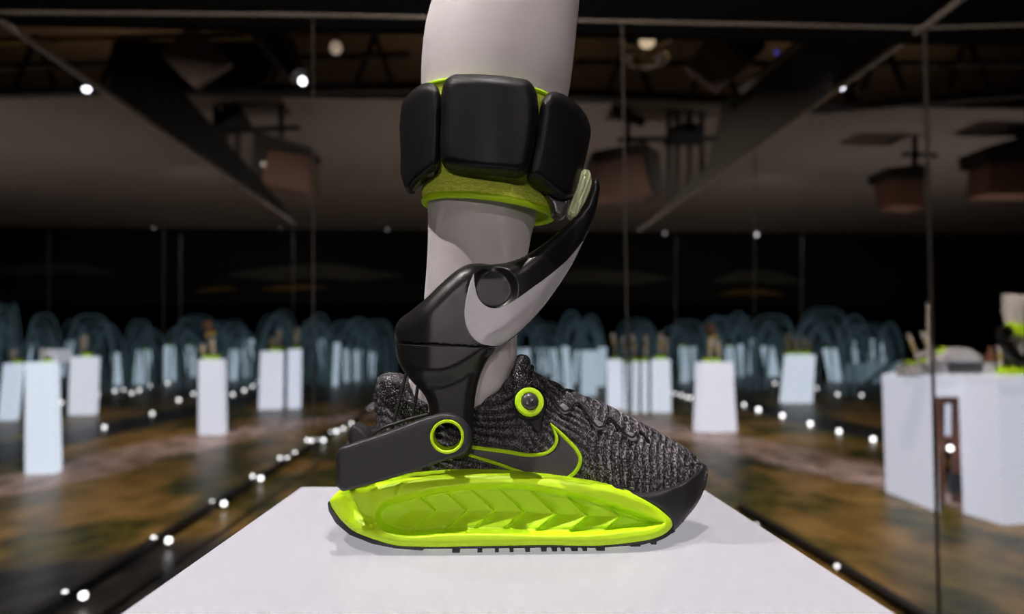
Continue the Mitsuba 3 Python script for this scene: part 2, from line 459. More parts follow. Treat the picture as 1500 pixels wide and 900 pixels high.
# ------------------------------------------------------------------ the nearest plinth
c = [on_z(440, 712.5, H), on_z(1032, 715.5, H), on_z(1327, 905, H), on_z(163, 905, H)]
c[2] = c[1] + (c[2] - c[1]) * 1.12
c[3] = c[0] + (c[3] - c[0]) * 1.12
foot = Polygon([(p[0], p[1]) for p in c])
rows = []
for inset, z in [(0, 0.02), (0, H - .0045), (.0013, H - .0013), (.0045, H)]:
    ring = np.array(foot.buffer(-inset, join_style='mitre').exterior.coords)[:4]
    ring = ring[np.argsort(np.arctan2(ring[:, 1] - foot.centroid.y, ring[:, 0] - foot.centroid.x))]
    rows.append(np.c_[ring, np.full(4, z)])
pl = grid_faces(np.vstack(rows), 4, 4)
put('display_plinth', pl, 'mat_plinth', 'large white frosted plinth under the shoe in the foreground', 'plinth', smooth=30, glow=(.315, .305, .335), weight=1.5)

# ------------------------------------------------------------------ the white leg
YL = 0.625
LEG = [(-300, 650, 838), (-180, 655, 850), (-80, 648, 852), (0, 634, 848), (50, 622, 843), (80, 618.5, 840), (115, 617, 836), (160, 617, 828), (220, 620, 812), (290, 626, 793), (330, 627, 782), (372, 626, 773), (430, 622, 764), (490, 617, 757.5),
       (520, 611, 757), (545, 602, 753), (565, 597, 742), (585, 596, 722), (612, 600, 705)]
rows = []
py = np.linspace(-300, 612, 130)
l, r = smooth_interp(py, [(a, b) for a, b, _ in LEG]), smooth_interp(py, [(a, c_) for a, _, c_ in LEG])
ang = np.linspace(0, 2 * np.pi, 72, endpoint=False)
for a, b, y in zip(l, r, py):
    p0, p1 = at(a, y, YL), at(b, y, YL)
    w = (p1[0] - p0[0]) / 2
    dep = w * (0.86 if y < 480 else 0.86 - .14 * min(1, (y - 480) / 60))
    e = np.sign(np.cos(ang)) * np.abs(np.cos(ang)) ** .96
    rows.append(np.c_[(p0[0] + p1[0]) / 2 + w * e, YL + dep * np.sin(ang), np.full(72, (p0[2] + p1[2]) / 2)])
put('mannequin_leg', grid_faces(np.vstack(rows), len(py), 72), 'mat_skin', 'smooth white mannequin leg standing in the black shoe', 'mannequin leg', smooth=60)


def leg_radius(z):
    """Half width and centre of the leg at a height."""
    rr = np.vstack(rows).reshape(len(py), 72, 3)
    zz = rr[::-1, 0, 2]
    return np.interp(z, zz, ((rr[:, :, 0].max(1) - rr[:, :, 0].min(1)) / 2)[::-1]), np.interp(z, zz, rr[:, :, 0].mean(1)[::-1])


# ------------------------------------------------------------------ the calf cuff: knit sleeve, rim, pads
CUFF = 'calf_cuff'
note(CUFF, 'black padded calf cuff over a lime knit sleeve on the white leg', 'leg cuff')
a24 = np.linspace(0, 2 * np.pi, 96, endpoint=False)
pr0, pr1 = at(622, 296, YL), at(808, 319, YL)
cx, wx, slope = (pr0[0] + pr1[0]) / 2, (pr1[0] - pr0[0]) / 2, (pr1[2] - pr0[2]) / (pr1[0] - pr0[0])
rim_z = (pr0[2] + pr1[2]) / 2


def sleeve_ring(s):
    """Ring of the sleeve: s = 0 at the lower rim, 1 at the top."""
    ztop = at(720, 158, YL)[2]
    z0 = rim_z + (ztop - rim_z) * s
    lr, lc = leg_radius(z0)
    k = ss(0, .28, s)
    ww = (1 - k) * (wx + .004 * math.sin(min(1, s / .22) * math.pi)) + k * (lr + .002)
    ccx = (1 - k) * cx + k * lc
    sl = slope * (1 - .0 * s) if s < .9 else slope * 1.0
    x = ccx + ww * np.cos(a24)
    return np.c_[x, YL + (.93 * ww) * np.sin(a24), z0 + sl * (x - ccx)]


ss_ = np.r_[np.linspace(0, .3, 14), np.linspace(.4, 1, 8)]
outer = np.vstack([sleeve_ring(s) for s in ss_])
put(CUFF + '__sleeve', grid_faces(outer, len(ss_), 96, caps=False), 'mat_sleeve', smooth=60, label='lime knit sleeve')
put(CUFF + '__sleeve_rim', tube(sleeve_ring(0.0), .0031, 10, closed=True), 'mat_lime', smooth=True, label='lime bound rim')
put(CUFF + '__sleeve_rim', tube(sleeve_ring(1.0), .0022, 8, closed=True), 'mat_lime', smooth=True, label='lime top edge')
RB = .0835
bx = at(724, 200, YL)[0]


def cuff_y(u, v, extra=0.0):
    x = at(u, v, .575)[..., 0] - bx
    return YL - np.sqrt(np.clip((RB + extra) ** 2 - x ** 2, (.018) ** 2, None)) * .98


def pad(pts, bulge, r, thick, extra=0.0, mirror=False):
    poly = shape(pts)
    m = solid(poly, lambda u, v, d: cuff_y(u, v, extra) + bulge * rounded(d, r), lambda u, v, d: cuff_y(u, v, extra) + thick - bulge * .5 * rounded(d, r), 4, (0.5, 1.2, 2.2, 3.5, 5, 7, 9, 12, 15))
    if mirror:
        m.vertices[:, 1] = 2 * YL - m.vertices[:, 1]
        m.invert()
    return m


PAD_MID = [(647, 135), (651, 120), (662, 110.5), (684, 109), (720, 110), (755, 114), (775, 119), (784, 131), (788, 150), (786, 185), (780, 225), (773, 248), (765, 253), (735, 252), (700, 249), (665, 244), (648, 236), (645, 222), (646, 180)]
PAD_LEFT = [(587, 165), (590, 150), (604, 132), (622, 122), (632, 121.5), (641, 128), (645.5, 148), (645, 180), (644, 215), (640, 243), (624, 256), (609, 268), (603, 276), (597, 277), (589, 262), (587, 225)]
PAD_RIGHT = [(797, 143), (805, 135.5), (815, 135), (832, 142), (850, 157), (861, 175), (865, 190), (862, 215), (855, 245), (846, 275), (838, 288), (826, 291), (810, 282), (790, 266), (774, 256), (776, 240), (783, 215), (790, 175)]
put(CUFF + '__pad', pad(PAD_MID, .013, 14, .030, .006), 'mat_pad', smooth=60)
put(CUFF + '__pad', pad(PAD_LEFT, .013, 12, .034), 'mat_pad', smooth=60)
put(CUFF + '__pad', pad(PAD_RIGHT, .013, 14, .034), 'mat_pad', smooth=60)
put(CUFF + '__pad', pad(PAD_RIGHT, .012, 12, .030, -.004, True), 'mat_pad', smooth=60)
# dark plastic clasp under the right pad
put(CUFF + '__clasp', solid(shape([(800, 284), (818, 288), (834, 292), (833, 305), (826, 318), (812, 316), (806, 300)]), lambda u, v, d: .585 + .006 * rounded(d, 6), lambda u, v, d: .605 + 0 * d, 4), 'mat_gloss', smooth=45)
# inner flanges seen edge-on below the side pads
put(CUFF + '__flange', solid(shape([(604, 262), (617, 252), (634, 244), (636, 249), (620, 259), (611, 269), (603, 277), (598, 276)]), lambda u, v, d: cuff_y(u, v) + .016 + 0 * d, lambda u, v, d: cuff_y(u, v) + .03 + 0 * d, 4), 'mat_gloss', smooth=45)

# ------------------------------------------------------------------ the shoe
SHOE = 'running_shoe'
note(SHOE, 'black knit running shoe with a lime sculpted sole on the white plinth', 'shoe')
YC = 0.625
TOP = [(551, 572), (553, 560), (558, 552), (568, 547.5), (580, 550), (590, 559), (602, 575), (616, 585), (630, 591), (660, 593), (695, 589), (715, 580), (735, 565), (748, 548), (757, 532), (765, 524), (772, 529), (779, 539), (787, 547), (800, 553),
       (820, 563), (860, 580), (900, 596), (940, 617), (985, 641), (1008, 656), (1022, 669), (1031, 682), (1036, 694)]
BOT = [(551, 700), (620, 706), (700, 704), (850, 712), (900, 724), (960, 728), (1000, 718), (1025, 706), (1036, 697)]
WID = [(551, .003), (553, .010), (558, .016), (568, .022), (585, .027), (620, .031), (700, .034), (780, .038), (880, .046), (930, .0465), (970, .042), (1000, .033), (1018, .023), (1029, .0135), (1034, .007), (1036, .002)]
xs = np.concatenate([np.linspace(551, 560, 8), np.linspace(562, 1015, 260), np.linspace(1016.5, 1036, 24)])
tau = np.linspace(0, np.pi, 161)
V = []
for X in xs:
    w, tp, bt = float(smooth_interp(X, WID)), float(smooth_interp(X, TOP)), float(smooth_interp(X, BOT))
    x = at(X, 650, YC - .45 * w)[0]
    zt, zb = at(X, tp, YC - .15 * w)[2], at(X, bt, YC - w)[2]
    k = float(ss(790, 850, X))
    ex, ez = .55 + .1 * k, .95 - .13 * k
    c_, s_ = np.cos(tau), np.sin(tau)
    narrow = 1 - (1 - k) * .22 * s_ ** 1.5            # the ankle leans in towards the collar
    V.append(np.c_[np.full(161, x), YC - w * np.sign(c_) * np.abs(c_) ** ex * narrow, zb + (zt - zb) * s_ ** ez])
V = np.array(V)
n_, m_ = V.shape[:2]
upper = grid_faces(V.reshape(-1, 3), n_, m_)
nor = upper.vertex_normals[:n_ * m_].reshape(n_, m_, 3)
U, Tt = np.meshgrid(xs, tau / np.pi, indexing='ij')
hgt = np.sin(np.pi * np.minimum(Tt, .5))
fore = ss(835, 880, U)
wob = 2 * np.sin(U * .031 + 1.2) + 1.2 * np.sin(V[..., 2] * 180)
rib1 = np.sin(2 * np.pi * (U + wob + 26 * hgt * (1 - hgt) - 16 * hgt) / 10.5)
rib2 = np.sin(2 * np.pi * ((U * .30 + 78 * hgt) + wob) / 7.5)
fine = np.sin(2 * np.pi * (Tt * 90)) * .00009
ribval = fore * rib1 + (1 - fore) * rib2
ribs = (fore * rib1 * (.30 + .7 * (1 - hgt)) + (1 - fore) * rib2 * .75) * .0013 + fine
ribs *= ss(551, 575, U) * (1 - ss(990, 1012, U))
collar = (1 - ss(770, 790, U)) * np.exp(-((hgt - .93) / .05) ** 2) * .0030     # padded collar
V2 = V + nor * (ribs + collar)[..., None]
upper = grid_faces(V2.reshape(-1, 3), n_, m_)
uvs = np.c_[U.ravel(), ribval.ravel()]
uvs = np.vstack([uvs, uvs[:2]])
put(SHOE + '__knit_upper', upper, 'mat_stitch', smooth=True, uv=uvs, label='ribbed black knit upper')
near = V2[:, :int(m_ * .56)].reshape(-1, 3)
qx, qy = to_px(near)
near_lin, near_nn = LinearNDInterpolator(np.c_[qx, qy], near[:, 1]), NearestNDInterpolator(np.c_[qx, qy], near[:, 1])
near0 = V[:, :int(m_ * .5)].reshape(-1, 3)
q0x, q0y = to_px(near0)
base_lin = LinearNDInterpolator(np.c_[q0x, q0y], near0[:, 1])


def upper_y(u, v):
    a = base_lin(u, v)
    return np.where(np.isnan(a), near_nn(u, v), a)


def on_upper(pts, lift, step=3):
    q = curve(pts, closed=False, step=step)
    return at(q[:, 0], q[:, 1], upper_y(q[:, 0], q[:, 1]) - lift)


def decal(poly, lift, thick=.002, step=4, round_=.0008):
    return solid(poly, lambda u, v, d: upper_y(u, v) - lift + round_ * rounded(d, 2.2), lambda u, v, d: upper_y(u, v) - lift + thick, step, (1.0, 2.2, 4))


# heel pull tab, tongue
put(SHOE + '__heel_tab', solid(shape([(551, 566), (553, 554), (561, 548), (574, 547), (588, 551), (597, 559), (602, 574), (614, 583), (629, 591), (628, 606), (612, 612), (590, 611), (572, 606), (559, 592)]),
                               lambda u, v, d: .604 - .010 * ss(551, 620, u) + .016 * rounded(d, 16) + .0004 * np.sin(v * .9 + u * .35), lambda u, v, d: .640 + 0 * d, 3, (1, 2, 3.5, 5.5, 8, 11, 15)), 'mat_knit', smooth=60, label='padded knit heel tab')
put(SHOE + '__tongue', solid(shape([(752, 545), (757, 528), (763, 520.5), (770, 520), (776, 526), (777.5, 535), (775, 546), (781, 560), (770, 572), (755, 580), (745, 572)]),
                             lambda u, v, d: .590 + .012 * rounded(d, 9), lambda u, v, d: .640 + 0 * d, 3, (1, 2, 3.5, 5.5, 8)), 'mat_knit', smooth=60, label='padded knit tongue')
# lime outlined mark on the side
SW = [(678, 658), (689, 652.5), (737, 660), (785, 667), (806, 664), (817, 654), (818, 640), (812, 628), (805, 618.5), (805, 618.5), (816, 628), (828, 640), (841, 653), (850, 663), (854, 677), (848, 690), (838, 698), (825, 704), (825, 704), (800, 703), (766, 692), (723, 677), (678, 664), (678, 664)]
sw = shape(SW)
put(SHOE + '__side_patch', decal(sw, .0016), 'mat_patch', smooth=40, label='smooth charcoal fill of the side mark')


def ribbon(pts, widths):
    q = curve(pts, closed=False, step=3)
    s = np.linspace(0, 1, len(q))
    w = np.interp(s, np.linspace(0, 1, len(widths)), widths)
    t = np.gradient(q, axis=0)
    t /= np.linalg.norm(t, axis=1, keepdims=True)
    nrm = np.c_[-t[:, 1], t[:, 0]]
    p = Polygon(np.vstack([q + nrm * w[:, None] / 2, (q - nrm * w[:, None] / 2)[::-1]]))
    return p if p.is_valid else max(getattr(p.buffer(0), 'geoms', [p.buffer(0)]), key=lambda g: g.area)


put(SHOE + '__lime_outline', join([decal(ribbon([(676, 653.5), (737, 661.5), (782, 667), (800, 664), (811, 656), (815.5, 645), (813, 634), (806, 620)], [6, 6, 6, 6, 5.5, 5, 5, 2]), .0023),
                                   decal(ribbon([(806, 620), (818, 632), (832, 646), (844, 659), (850, 672), (846, 687), (837, 697), (826, 704)], [2, 5, 6, 6, 6, 6, 6, 6]), .0024),
                                   decal(ribbon([(672, 662), (700, 671), (723, 678), (750, 687), (770, 693)], [5, 5, 5, 5, 3]), .0023)]), 'mat_lime_line', smooth=40, label='lime outline of the side mark')
# laces and their eyelets
put(SHOE + '__lace', tube(on_upper([(797, 567), (806, 575), (813, 586), (820, 597), (828, 603), (835, 599), (841, 591), (847, 590), (855, 599), (862, 609), (869, 619), (877, 626), (884, 624), (888, 615), (892, 612), (901, 619), (910, 629), (918, 637), (926, 641), (932, 634)], .0030), .0011, 8), 'mat_cord', smooth=True)
put(SHOE + '__lace', tube(on_upper([(762, 574), (768, 562), (776, 551), (780, 543), (779, 536), (776, 540), (772, 556)], .0045), .0011, 8), 'mat_cord', smooth=True)
put(SHOE + '__lace', tube(on_upper([(938, 631), (943, 637), (951, 646)], .0022), .0010, 8), 'mat_cord', smooth=True)
for q in ([(818, 596), (822, 592), (833, 598), (834, 604), (829, 607), (819, 601)], [(868, 618), (873, 616), (884, 623), (885, 628), (880, 630), (869, 624)], [(917, 636), (921, 634), (932, 640), (933, 645), (928, 647), (918, 641)]):
    put(SHOE + '__eyelet', decal(shape(q), .0034, .004, 3, .001), 'mat_tag', smooth=40)
# lacing dial
dc = at(776, 588.5, .556)
ax = np.array([.16, -.93, .30])
ax /= np.linalg.norm(ax)
R1 = .0119
DIAL = SHOE + '__lacing_dial'
put(DIAL, lathe([(0, -.016), (R1 * .85, -.016), (R1 * 1.06, -.008), (R1 * 1.06, -.0032), (R1 * .96, -.001), (R1 * .60, -.001), (0, -.001)], dc, ax), 'mat_black', smooth=40, label='black round lacing dial')
put(DIAL + '__lime_ring', lathe([(R1 * .60, -.0025), (R1 * .62, .0008), (R1 * .70, .0011), (R1 * .94, .0011), (R1 * .99, .0005), (R1 * 1.01, -.0025), (R1 * .60, -.0025)], dc, ax), 'mat_lime', smooth=50, label='lime ring of the dial')
put(DIAL + '__button', lathe([(R1 * .60, -.001), (R1 * .57, .0018), (R1 * .45, .0034), (R1 * .25, .0041), (0, .0043)], dc, ax), 'mat_gloss', smooth=60, label='dark domed button')
mark = shape([(775.2, 583), (775.2, 583), (775.4, 587), (777, 590.5), (779, 589.7), (782, 585), (782, 585), (780.4, 591), (778.2, 594.4), (776.2, 593.2), (774.6, 588)])
put(DIAL + '__emblem', solid(mark, lambda u, v, d: .5512 + .0003 * (v - 590) / 4 + 0 * d, lambda u, v, d: .556 + 0 * d, 1.5, (.5,)), 'mat_cord', smooth=False, label='small black emblem on the dial button')
put(SHOE + '__dial_tab', decal(shape([(752, 588), (760, 612), (776, 620), (788, 634), (796, 612), (801, 592), (790, 570), (764, 566)]), .0022, .006, 4, .0015), 'mat_black_matte', smooth=40)

# the lime midsole with its sculpted side
MID = [(482, 737), (484, 732), (500, 722), (530, 713), (560, 706), (590, 700), (640, 694.5), (700, 692), (770, 694.5), (850, 703), (905, 715), (945, 731), (972, 749), (984, 762), (985.5, 769), (979, 780), (960, 790), (930, 796), (880, 801), (800, 800.5), (700, 802), (620, 803), (575, 800), (545, 791), (515, 778), (496, 761), (485, 746)]
POCKET = [(548, 760), (551, 745), (562, 733), (582, 727), (630, 716), (670, 710), (710, 707.5), (766, 708), (800, 712.5), (840, 720), (888, 732), (930, 747), (960, 759), (974, 767), (962, 773), (920, 780), (860, 786), (800, 786.5), (720, 784), (650, 785), (605, 788), (575, 784), (556, 774)]
mid, pocket = shape(MID), shape(POCKET)
Y0 = [(478, .607), (488, .593), (505, .579), (530, .568), (560, .563), (640, .5605), (760, .560), (860, .560), (930, .562), (970, .567), (1000, .577), (1018, .590), (1030, .606), (1038, .622)]
APEX = np.array([600, 639, 685, 725.5, 769, 816, 863, 910, 955.])


def mid_front(u, v, d):
    y = smooth_interp(u, Y0) + .010 * rounded(d, 9)
    y = y - .008 * ss(745, 792, v) + .006 * ss(722, 692, v)                       # the foot of the wall flares out
    pd = shapely.distance(pocket.boundary, shapely.points(np.c_[u, v]))
    pd = np.where(shapely.contains_xy(pocket, u, v), pd, 0)
    y = y + .0130 * ss(0, 11, pd)
    v0 = 748 + 10 * ss(700, 920, u)
    q = u + 1.12 * np.abs(v - v0)
    k = np.searchsorted(APEX, q)
    lo, hi = APEX[np.clip(k - 1, 0, len(APEX) - 1)], APEX[np.clip(k, 0, len(APEX) - 1)]
    frac = np.where((q > APEX[0]) & (q < APEX[-2]), (q - lo) / np.maximum(hi - lo, 1), 0)
    frac = np.where(frac > .93, (1 - frac) / .07 * .93, frac)
    amp = (.0050 + .0060 * ss(720, 880, u)) * ss(3, 15, pd)
    ridge = 1 - .55 * np.clip(np.abs(v - v0) / 34, 0, 1)
    y = y - amp * frac * ridge
    scoop = np.exp(-(((u - 528) - .62 * (v - 750)) / 11) ** 2) * ss(778, 755, v) * ss(712, 728, v)
    y = y + .004 * scoop
    lip = np.exp(-((u - 586 + .3 * (v - 715)) / 5.0) ** 2) * ss(735, 724, v) * (d > 3)
    return y - .0015 * lip


midm = solid(mid, mid_front, lambda u, v, d: 2 * YC - smooth_interp(u, Y0) - .010 * rounded(d, 9), 1.9)
put(SHOE + '__midsole', midm, 'mat_lime', smooth=32, label='lime foam midsole with chevron relief')
# black toe bumper
BUMP = [(896, 716), (925, 722), (960, 722), (985, 714), (1008, 703), (1026, 689), (1034, 681), (1036.5, 688), (1036, 703), (1029, 724), (1019, 742), (1006, 758), (990, 776), (975, 788), (950, 796), (935, 797), (935, 790), (965, 780), (980, 768), (975, 756), (950, 738), (925, 727)]
put(SHOE + '__toe_bumper', solid(shape(BUMP), lambda u, v, d: smooth_interp(u, Y0) + .0045 - .004 * ss(990, 1015, u) + .005 * rounded(d, 6) - .0015 * ss(715, 750, v), lambda u, v, d: 2 * YC - smooth_interp(u, Y0) + .002 - .008 * rounded(d, 8), 3), 'mat_rubber', smooth=50, label='black rubber toe bumper')
# outsole and its lugs
OUT = [(480, 738), (481.5, 735), (485, 745), (496, 760), (515, 777), (545, 790), (575, 798), (620, 801), (700, 801), (800, 799), (880, 800), (930, 795), (960, 789), (986, 776), (990, 779), (962, 794), (930, 799), (880, 803), (800, 802.6), (700, 804), (640, 804.6), (621, 804.5), (619, 807), (580, 804), (545, 797), (512, 784), (492, 767), (482, 750)]
put(SHOE + '__outsole', solid(Polygon(OUT).buffer(0), lambda u, v, d: smooth_interp(u, Y0) - .004 * ss(760, 795, v) + .0006, lambda u, v, d: 2 * YC - smooth_interp(u, Y0) + 0 * d, 4, (.8,)), 'mat_rubber', smooth=40, label='black rubber outsole')
for X, W, yv in [(668, 11, 803), (703, 7, 802), (728, 5.5, 801.5), (749.5, 5.5, 801), (773, 6.5, 801.5), (797, 7.5, 801), (812.5, 7, 803), (825, 5, 801), (842, 9, 803.5), (857, 6, 801.5), (880, 12, 804), (931, 15, 799), (958, 8, 796), (982, 12, 777), (998, 8, 763)]:
    for far in (0, 1):
        y0 = float(smooth_interp(X, Y0)) + (.001 if X < 950 else .004)
        p = at(X, yv, y0)
        z0 = max(H, p[2] - .0012 if X > 920 else H)
        q = box(p[0] - W * .00028, p[0] + W * .00028, y0 if not far else 2 * YC - y0 - .018, y0 + .018 if not far else 2 * YC - y0, z0, max(p[2], H) + .003)
        put(SHOE + '__lug', q, 'mat_rubber', smooth=False)

# ------------------------------------------------------------------ the ankle brace
BRACE = 'ankle_brace'
note(BRACE, 'black motorised ankle brace curving from the heel up the white leg', 'ankle brace')
UP = [(579, 501), (579, 501), (578, 482), (584, 470), (600, 457), (622, 439), (650, 412), (672, 394), (686, 387.5), (700, 386), (720, 387.5), (743, 384.5), (765, 377), (788, 363), (812, 345), (838, 322), (856, 299), (866, 279), (870.5, 264), (874, 261), (877, 266), (876.5, 290), (869, 322), (856, 352), (838, 388), (815, 424), (790, 457), (765, 483), (745, 500), (728, 508.5), (728, 508.5), (690, 507), (630, 503.5)]
up = shape(UP)
UP_EDGE = LineString(curve(UP[1:-2], closed=False))


def up_front(u, v, d=None, bowl=True):
    if d is None:
        d = np.where(shapely.contains_xy(up, u, v), shapely.distance(UP_EDGE, shapely.points(np.c_[u, v])), 0)
    s = ss(735, 878, u)
    y = .5535 + .045 * ss(740, 880, u) ** 1.3 + .020 * ss(640, 575, u) ** 1.6
    body = 1 - s
    y = y + (.016 * body + .007 * s) * rounded(d, 24 * body + 11 * s)
    hole = np.hypot((u - 722), (v - 424) * 1.05)
    return y + (.006 * ss(38, 26, hole) if bowl else 0)


put(BRACE + '__upper_shell', solid(up, lambda u, v, d: up_front(u, v), lambda u, v, d: up_front(u, v, d * 0 + 30) + .016 * (1 - ss(740, 870, u)) + .006, 3, (.7, 1.5, 2.5, 4, 6, 8.5, 11.5, 15)), 'mat_black', smooth=60, label='black upper shell sweeping up to the cuff')
TICK = [(694, 400), (694, 400), (696, 421), (701, 437), (711, 448), (724, 452), (738, 449), (757, 438), (781, 421), (808, 401), (833, 379), (855, 352), (855, 352), (838, 387), (815, 423), (790, 456), (765, 482), (746, 498), (731, 506.5), (716, 506.5), (703, 503), (692, 495), (684, 481), (680.5, 461), (683.5, 434), (689, 413)]
tick = shape(TICK)
put(BRACE + '__curved_mark', solid(tick, lambda u, v, d: up_front(u, v, None, False) - .0008, lambda u, v, d: up_front(u, v, None, False) + .009 - .006 * ss(780, 840, u), 3, (1, 2.5, 5)), 'mat_swoosh', smooth=60, label='large pale grey curved tick mark')
# hinge line between the two shells, with fine teeth
put(BRACE + '__hinge', solid(shape([(580, 499), (650, 503), (725, 507), (724, 513), (650, 509.5), (580, 505)]), lambda u, v, d: .560 + .020 * ss(640, 575, u) ** 1.6 + 0 * d, lambda u, v, d: .590 + 0 * d, 4, (1,)), 'mat_black_matte', smooth=40)
for i in range(26):
    u0 = 584 + i * 5.2
    put(BRACE + '__hinge_tooth', solid(Polygon([(u0, 508 + i * .13), (u0 + 2.6, 508 + i * .13), (u0 + 2.6, 512.5 + i * .13), (u0, 512.5 + i * .13)]), lambda u, v, d: .5555 + .020 * ss(640, 575, u) ** 1.6 + 0 * d, lambda u, v, d: .565 + .020 * ss(640, 575, u) ** 1.6 + 0 * d, 2, ()), 'mat_black_matte', smooth=False)
LOW = [(579, 504), (579, 504), (640, 507.5), (727, 511), (727, 511), (718, 522), (709, 538), (702, 556), (697, 577), (694, 605), (693, 640), (686, 668), (655, 672), (632, 660), (628.5, 635), (629, 612), (628, 596), (622, 580), (612, 568), (598, 553), (587, 538), (581, 522)]
hole_ring = [(655 + 22.0 * math.cos(a), 640 + 21.5 * math.sin(a)) for a in np.linspace(0, 2 * np.pi, 40, endpoint=False)]
LOW_EDGE = LineString(curve(LOW[4:] + LOW[:1], closed=False))
low = Polygon(curve(LOW), [hole_ring])


def low_front(u, v, d):
    y = .5535 + .020 * ss(640, 575, u) ** 1.6
    fold = smooth_interp(u, [(570, 530), (580, 540), (600, 551), (625, 557), (645, 557), (665, 551), (690, 537), (712, 521), (730, 506)])
    y = y + .0085 * ss(-17, 13, v - fold)
    return y + .011 * rounded(shapely.distance(LOW_EDGE, shapely.points(np.c_[u, v])), 15)


put(BRACE + '__lower_shell', solid(low, low_front, lambda u, v, d: .585 + 0 * d, 3, (.7, 1.5, 2.5, 4, 6, 8.5, 11.5, 15)), 'mat_black', smooth=60, label='black lower shell tapering to the pivot')
# heel arms, pivot
ARM = [(494.5, 661), (498, 656), (510, 652), (570, 632), (630, 610.5), (648, 606), (668, 609), (684, 621), (691, 638), (688, 655), (676, 667), (655, 674), (610, 690), (560, 705), (515, 717), (500, 719), (495, 714), (493.5, 690)]
ring = [(655 + 25.0 * math.cos(a), 640 + 24.5 * math.sin(a)) for a in np.linspace(0, 2 * np.pi, 40, endpoint=False)]
ring_in = [(655 + 20.5 * math.cos(a), 640 + 20.0 * math.sin(a)) for a in np.linspace(0, 2 * np.pi, 40, endpoint=False)]
arm = Polygon(curve(ARM), [ring_in])
armm = solid(arm, lambda u, v, d: .5490 + .0035 * rounded(d, 5), lambda u, v, d: .5590 + 0 * d, 4, (.6, 1.3, 2.2, 3.4, 5))
put(BRACE + '__heel_arm', armm, 'mat_rubber', smooth=50, label='black heel arm with the pivot hole')
pc = at(655, 640, .549)
s_ = .549 / F
put(BRACE + '__pivot_ring', lathe([(20.2 * s_, .0008), (21.5 * s_, .0016), (23.6 * s_, .0016), (24.6 * s_, .0004), (24.6 * s_, -.003), (20.2 * s_, -.022), (20.2 * s_, .0008)], pc, np.array([0, -1, 0.])), 'mat_lime_line', smooth=40, label='lime pivot ring')
far = armm.copy()
far.vertices[:, 1] = 1.240 - far.vertices[:, 1] + .005
far.invert()
put(BRACE + '__heel_arm', far, 'mat_rubber', smooth=50)
hp = [at(497, 660, .5495), at(497, 716, .5495)]
hz0, hz1 = hp[1][2], hp[0][2]
ang = np.linspace(-.5 * np.pi, .5 * np.pi, 24)
yc_, ry_ = (.5495 + .6955) / 2, (.6955 - .5495) / 2
x_end = hp[0][0] + .004
sec = []
for a_ in np.linspace(0, 1, 25):
    y = .553 + a_ * (.692 - .553)
    bow = .010 * (1 - (2 * a_ - 1) ** 2)
    sec.append([(x_end - bow, y, hz0 + .001), (x_end - bow, y, hz1 - .002), (x_end - bow + .0015, y, hz1), (x_end - bow + .0085, y, hz1), (x_end - bow + .010, y, hz1 - .002), (x_end - bow + .010, y, hz0 + .001)])
put(BRACE + '__heel_strap', grid_faces(np.array(sec).reshape(-1, 3), 25, 6), 'mat_rubber', smooth=35)
put(BRACE + '__heel_cleat', solid(shape([(513, 628), (517, 623), (524, 625), (540, 642), (541, 648), (528, 652), (516, 653)]), lambda u, v, d: .572 + .004 * rounded(d, 4), lambda u, v, d: .60 + 0 * d, 3), 'mat_rubber', smooth=45)
q = curve([(541, 644), (548, 636), (560, 628), (580, 621), (605, 613), (629, 607)], closed=False, step=3)
put(BRACE + '__guide_rail', tube(at(q[:, 0], q[:, 1], .566), .0016, 8), 'mat_black', smooth=True)
for q in ([(595, 548), (588, 575), (581, 602), (575, 629)], [(612, 562), (610, 580), (607, 596), (604, 613)]):
    q = curve(q, closed=False, step=3)
    put(BRACE + '__cable', tube(at(q[:, 0], q[:, 1], .572 - .0002 * np.arange(len(q))), .0013, 8), 'mat_cord', smooth=True)
put(BRACE + '__clear_strap', solid(shape([(851, 252), (856, 248.5), (862, 249), (866, 258), (867, 266), (862, 284), (853, 303), (842, 319), (838, 320), (832, 316), (838, 292), (845, 268)]), lambda u, v, d: .592 + .003 * rounded(d, 3) + .0022 * np.sin((u + .35 * v) * .9), lambda u, v, d: .604 + 0 * d, 2.5), 'mat_tape', smooth=35, label='pale translucent strap joining arm and cuff')

# ------------------------------------------------------------------ glowing plinths of the hall
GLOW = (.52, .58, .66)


def on_floor(py):
    """Depth at which the floor is seen at a pixel row (near the middle of the frame)."""
    return ZC * F / (py - 510.0)


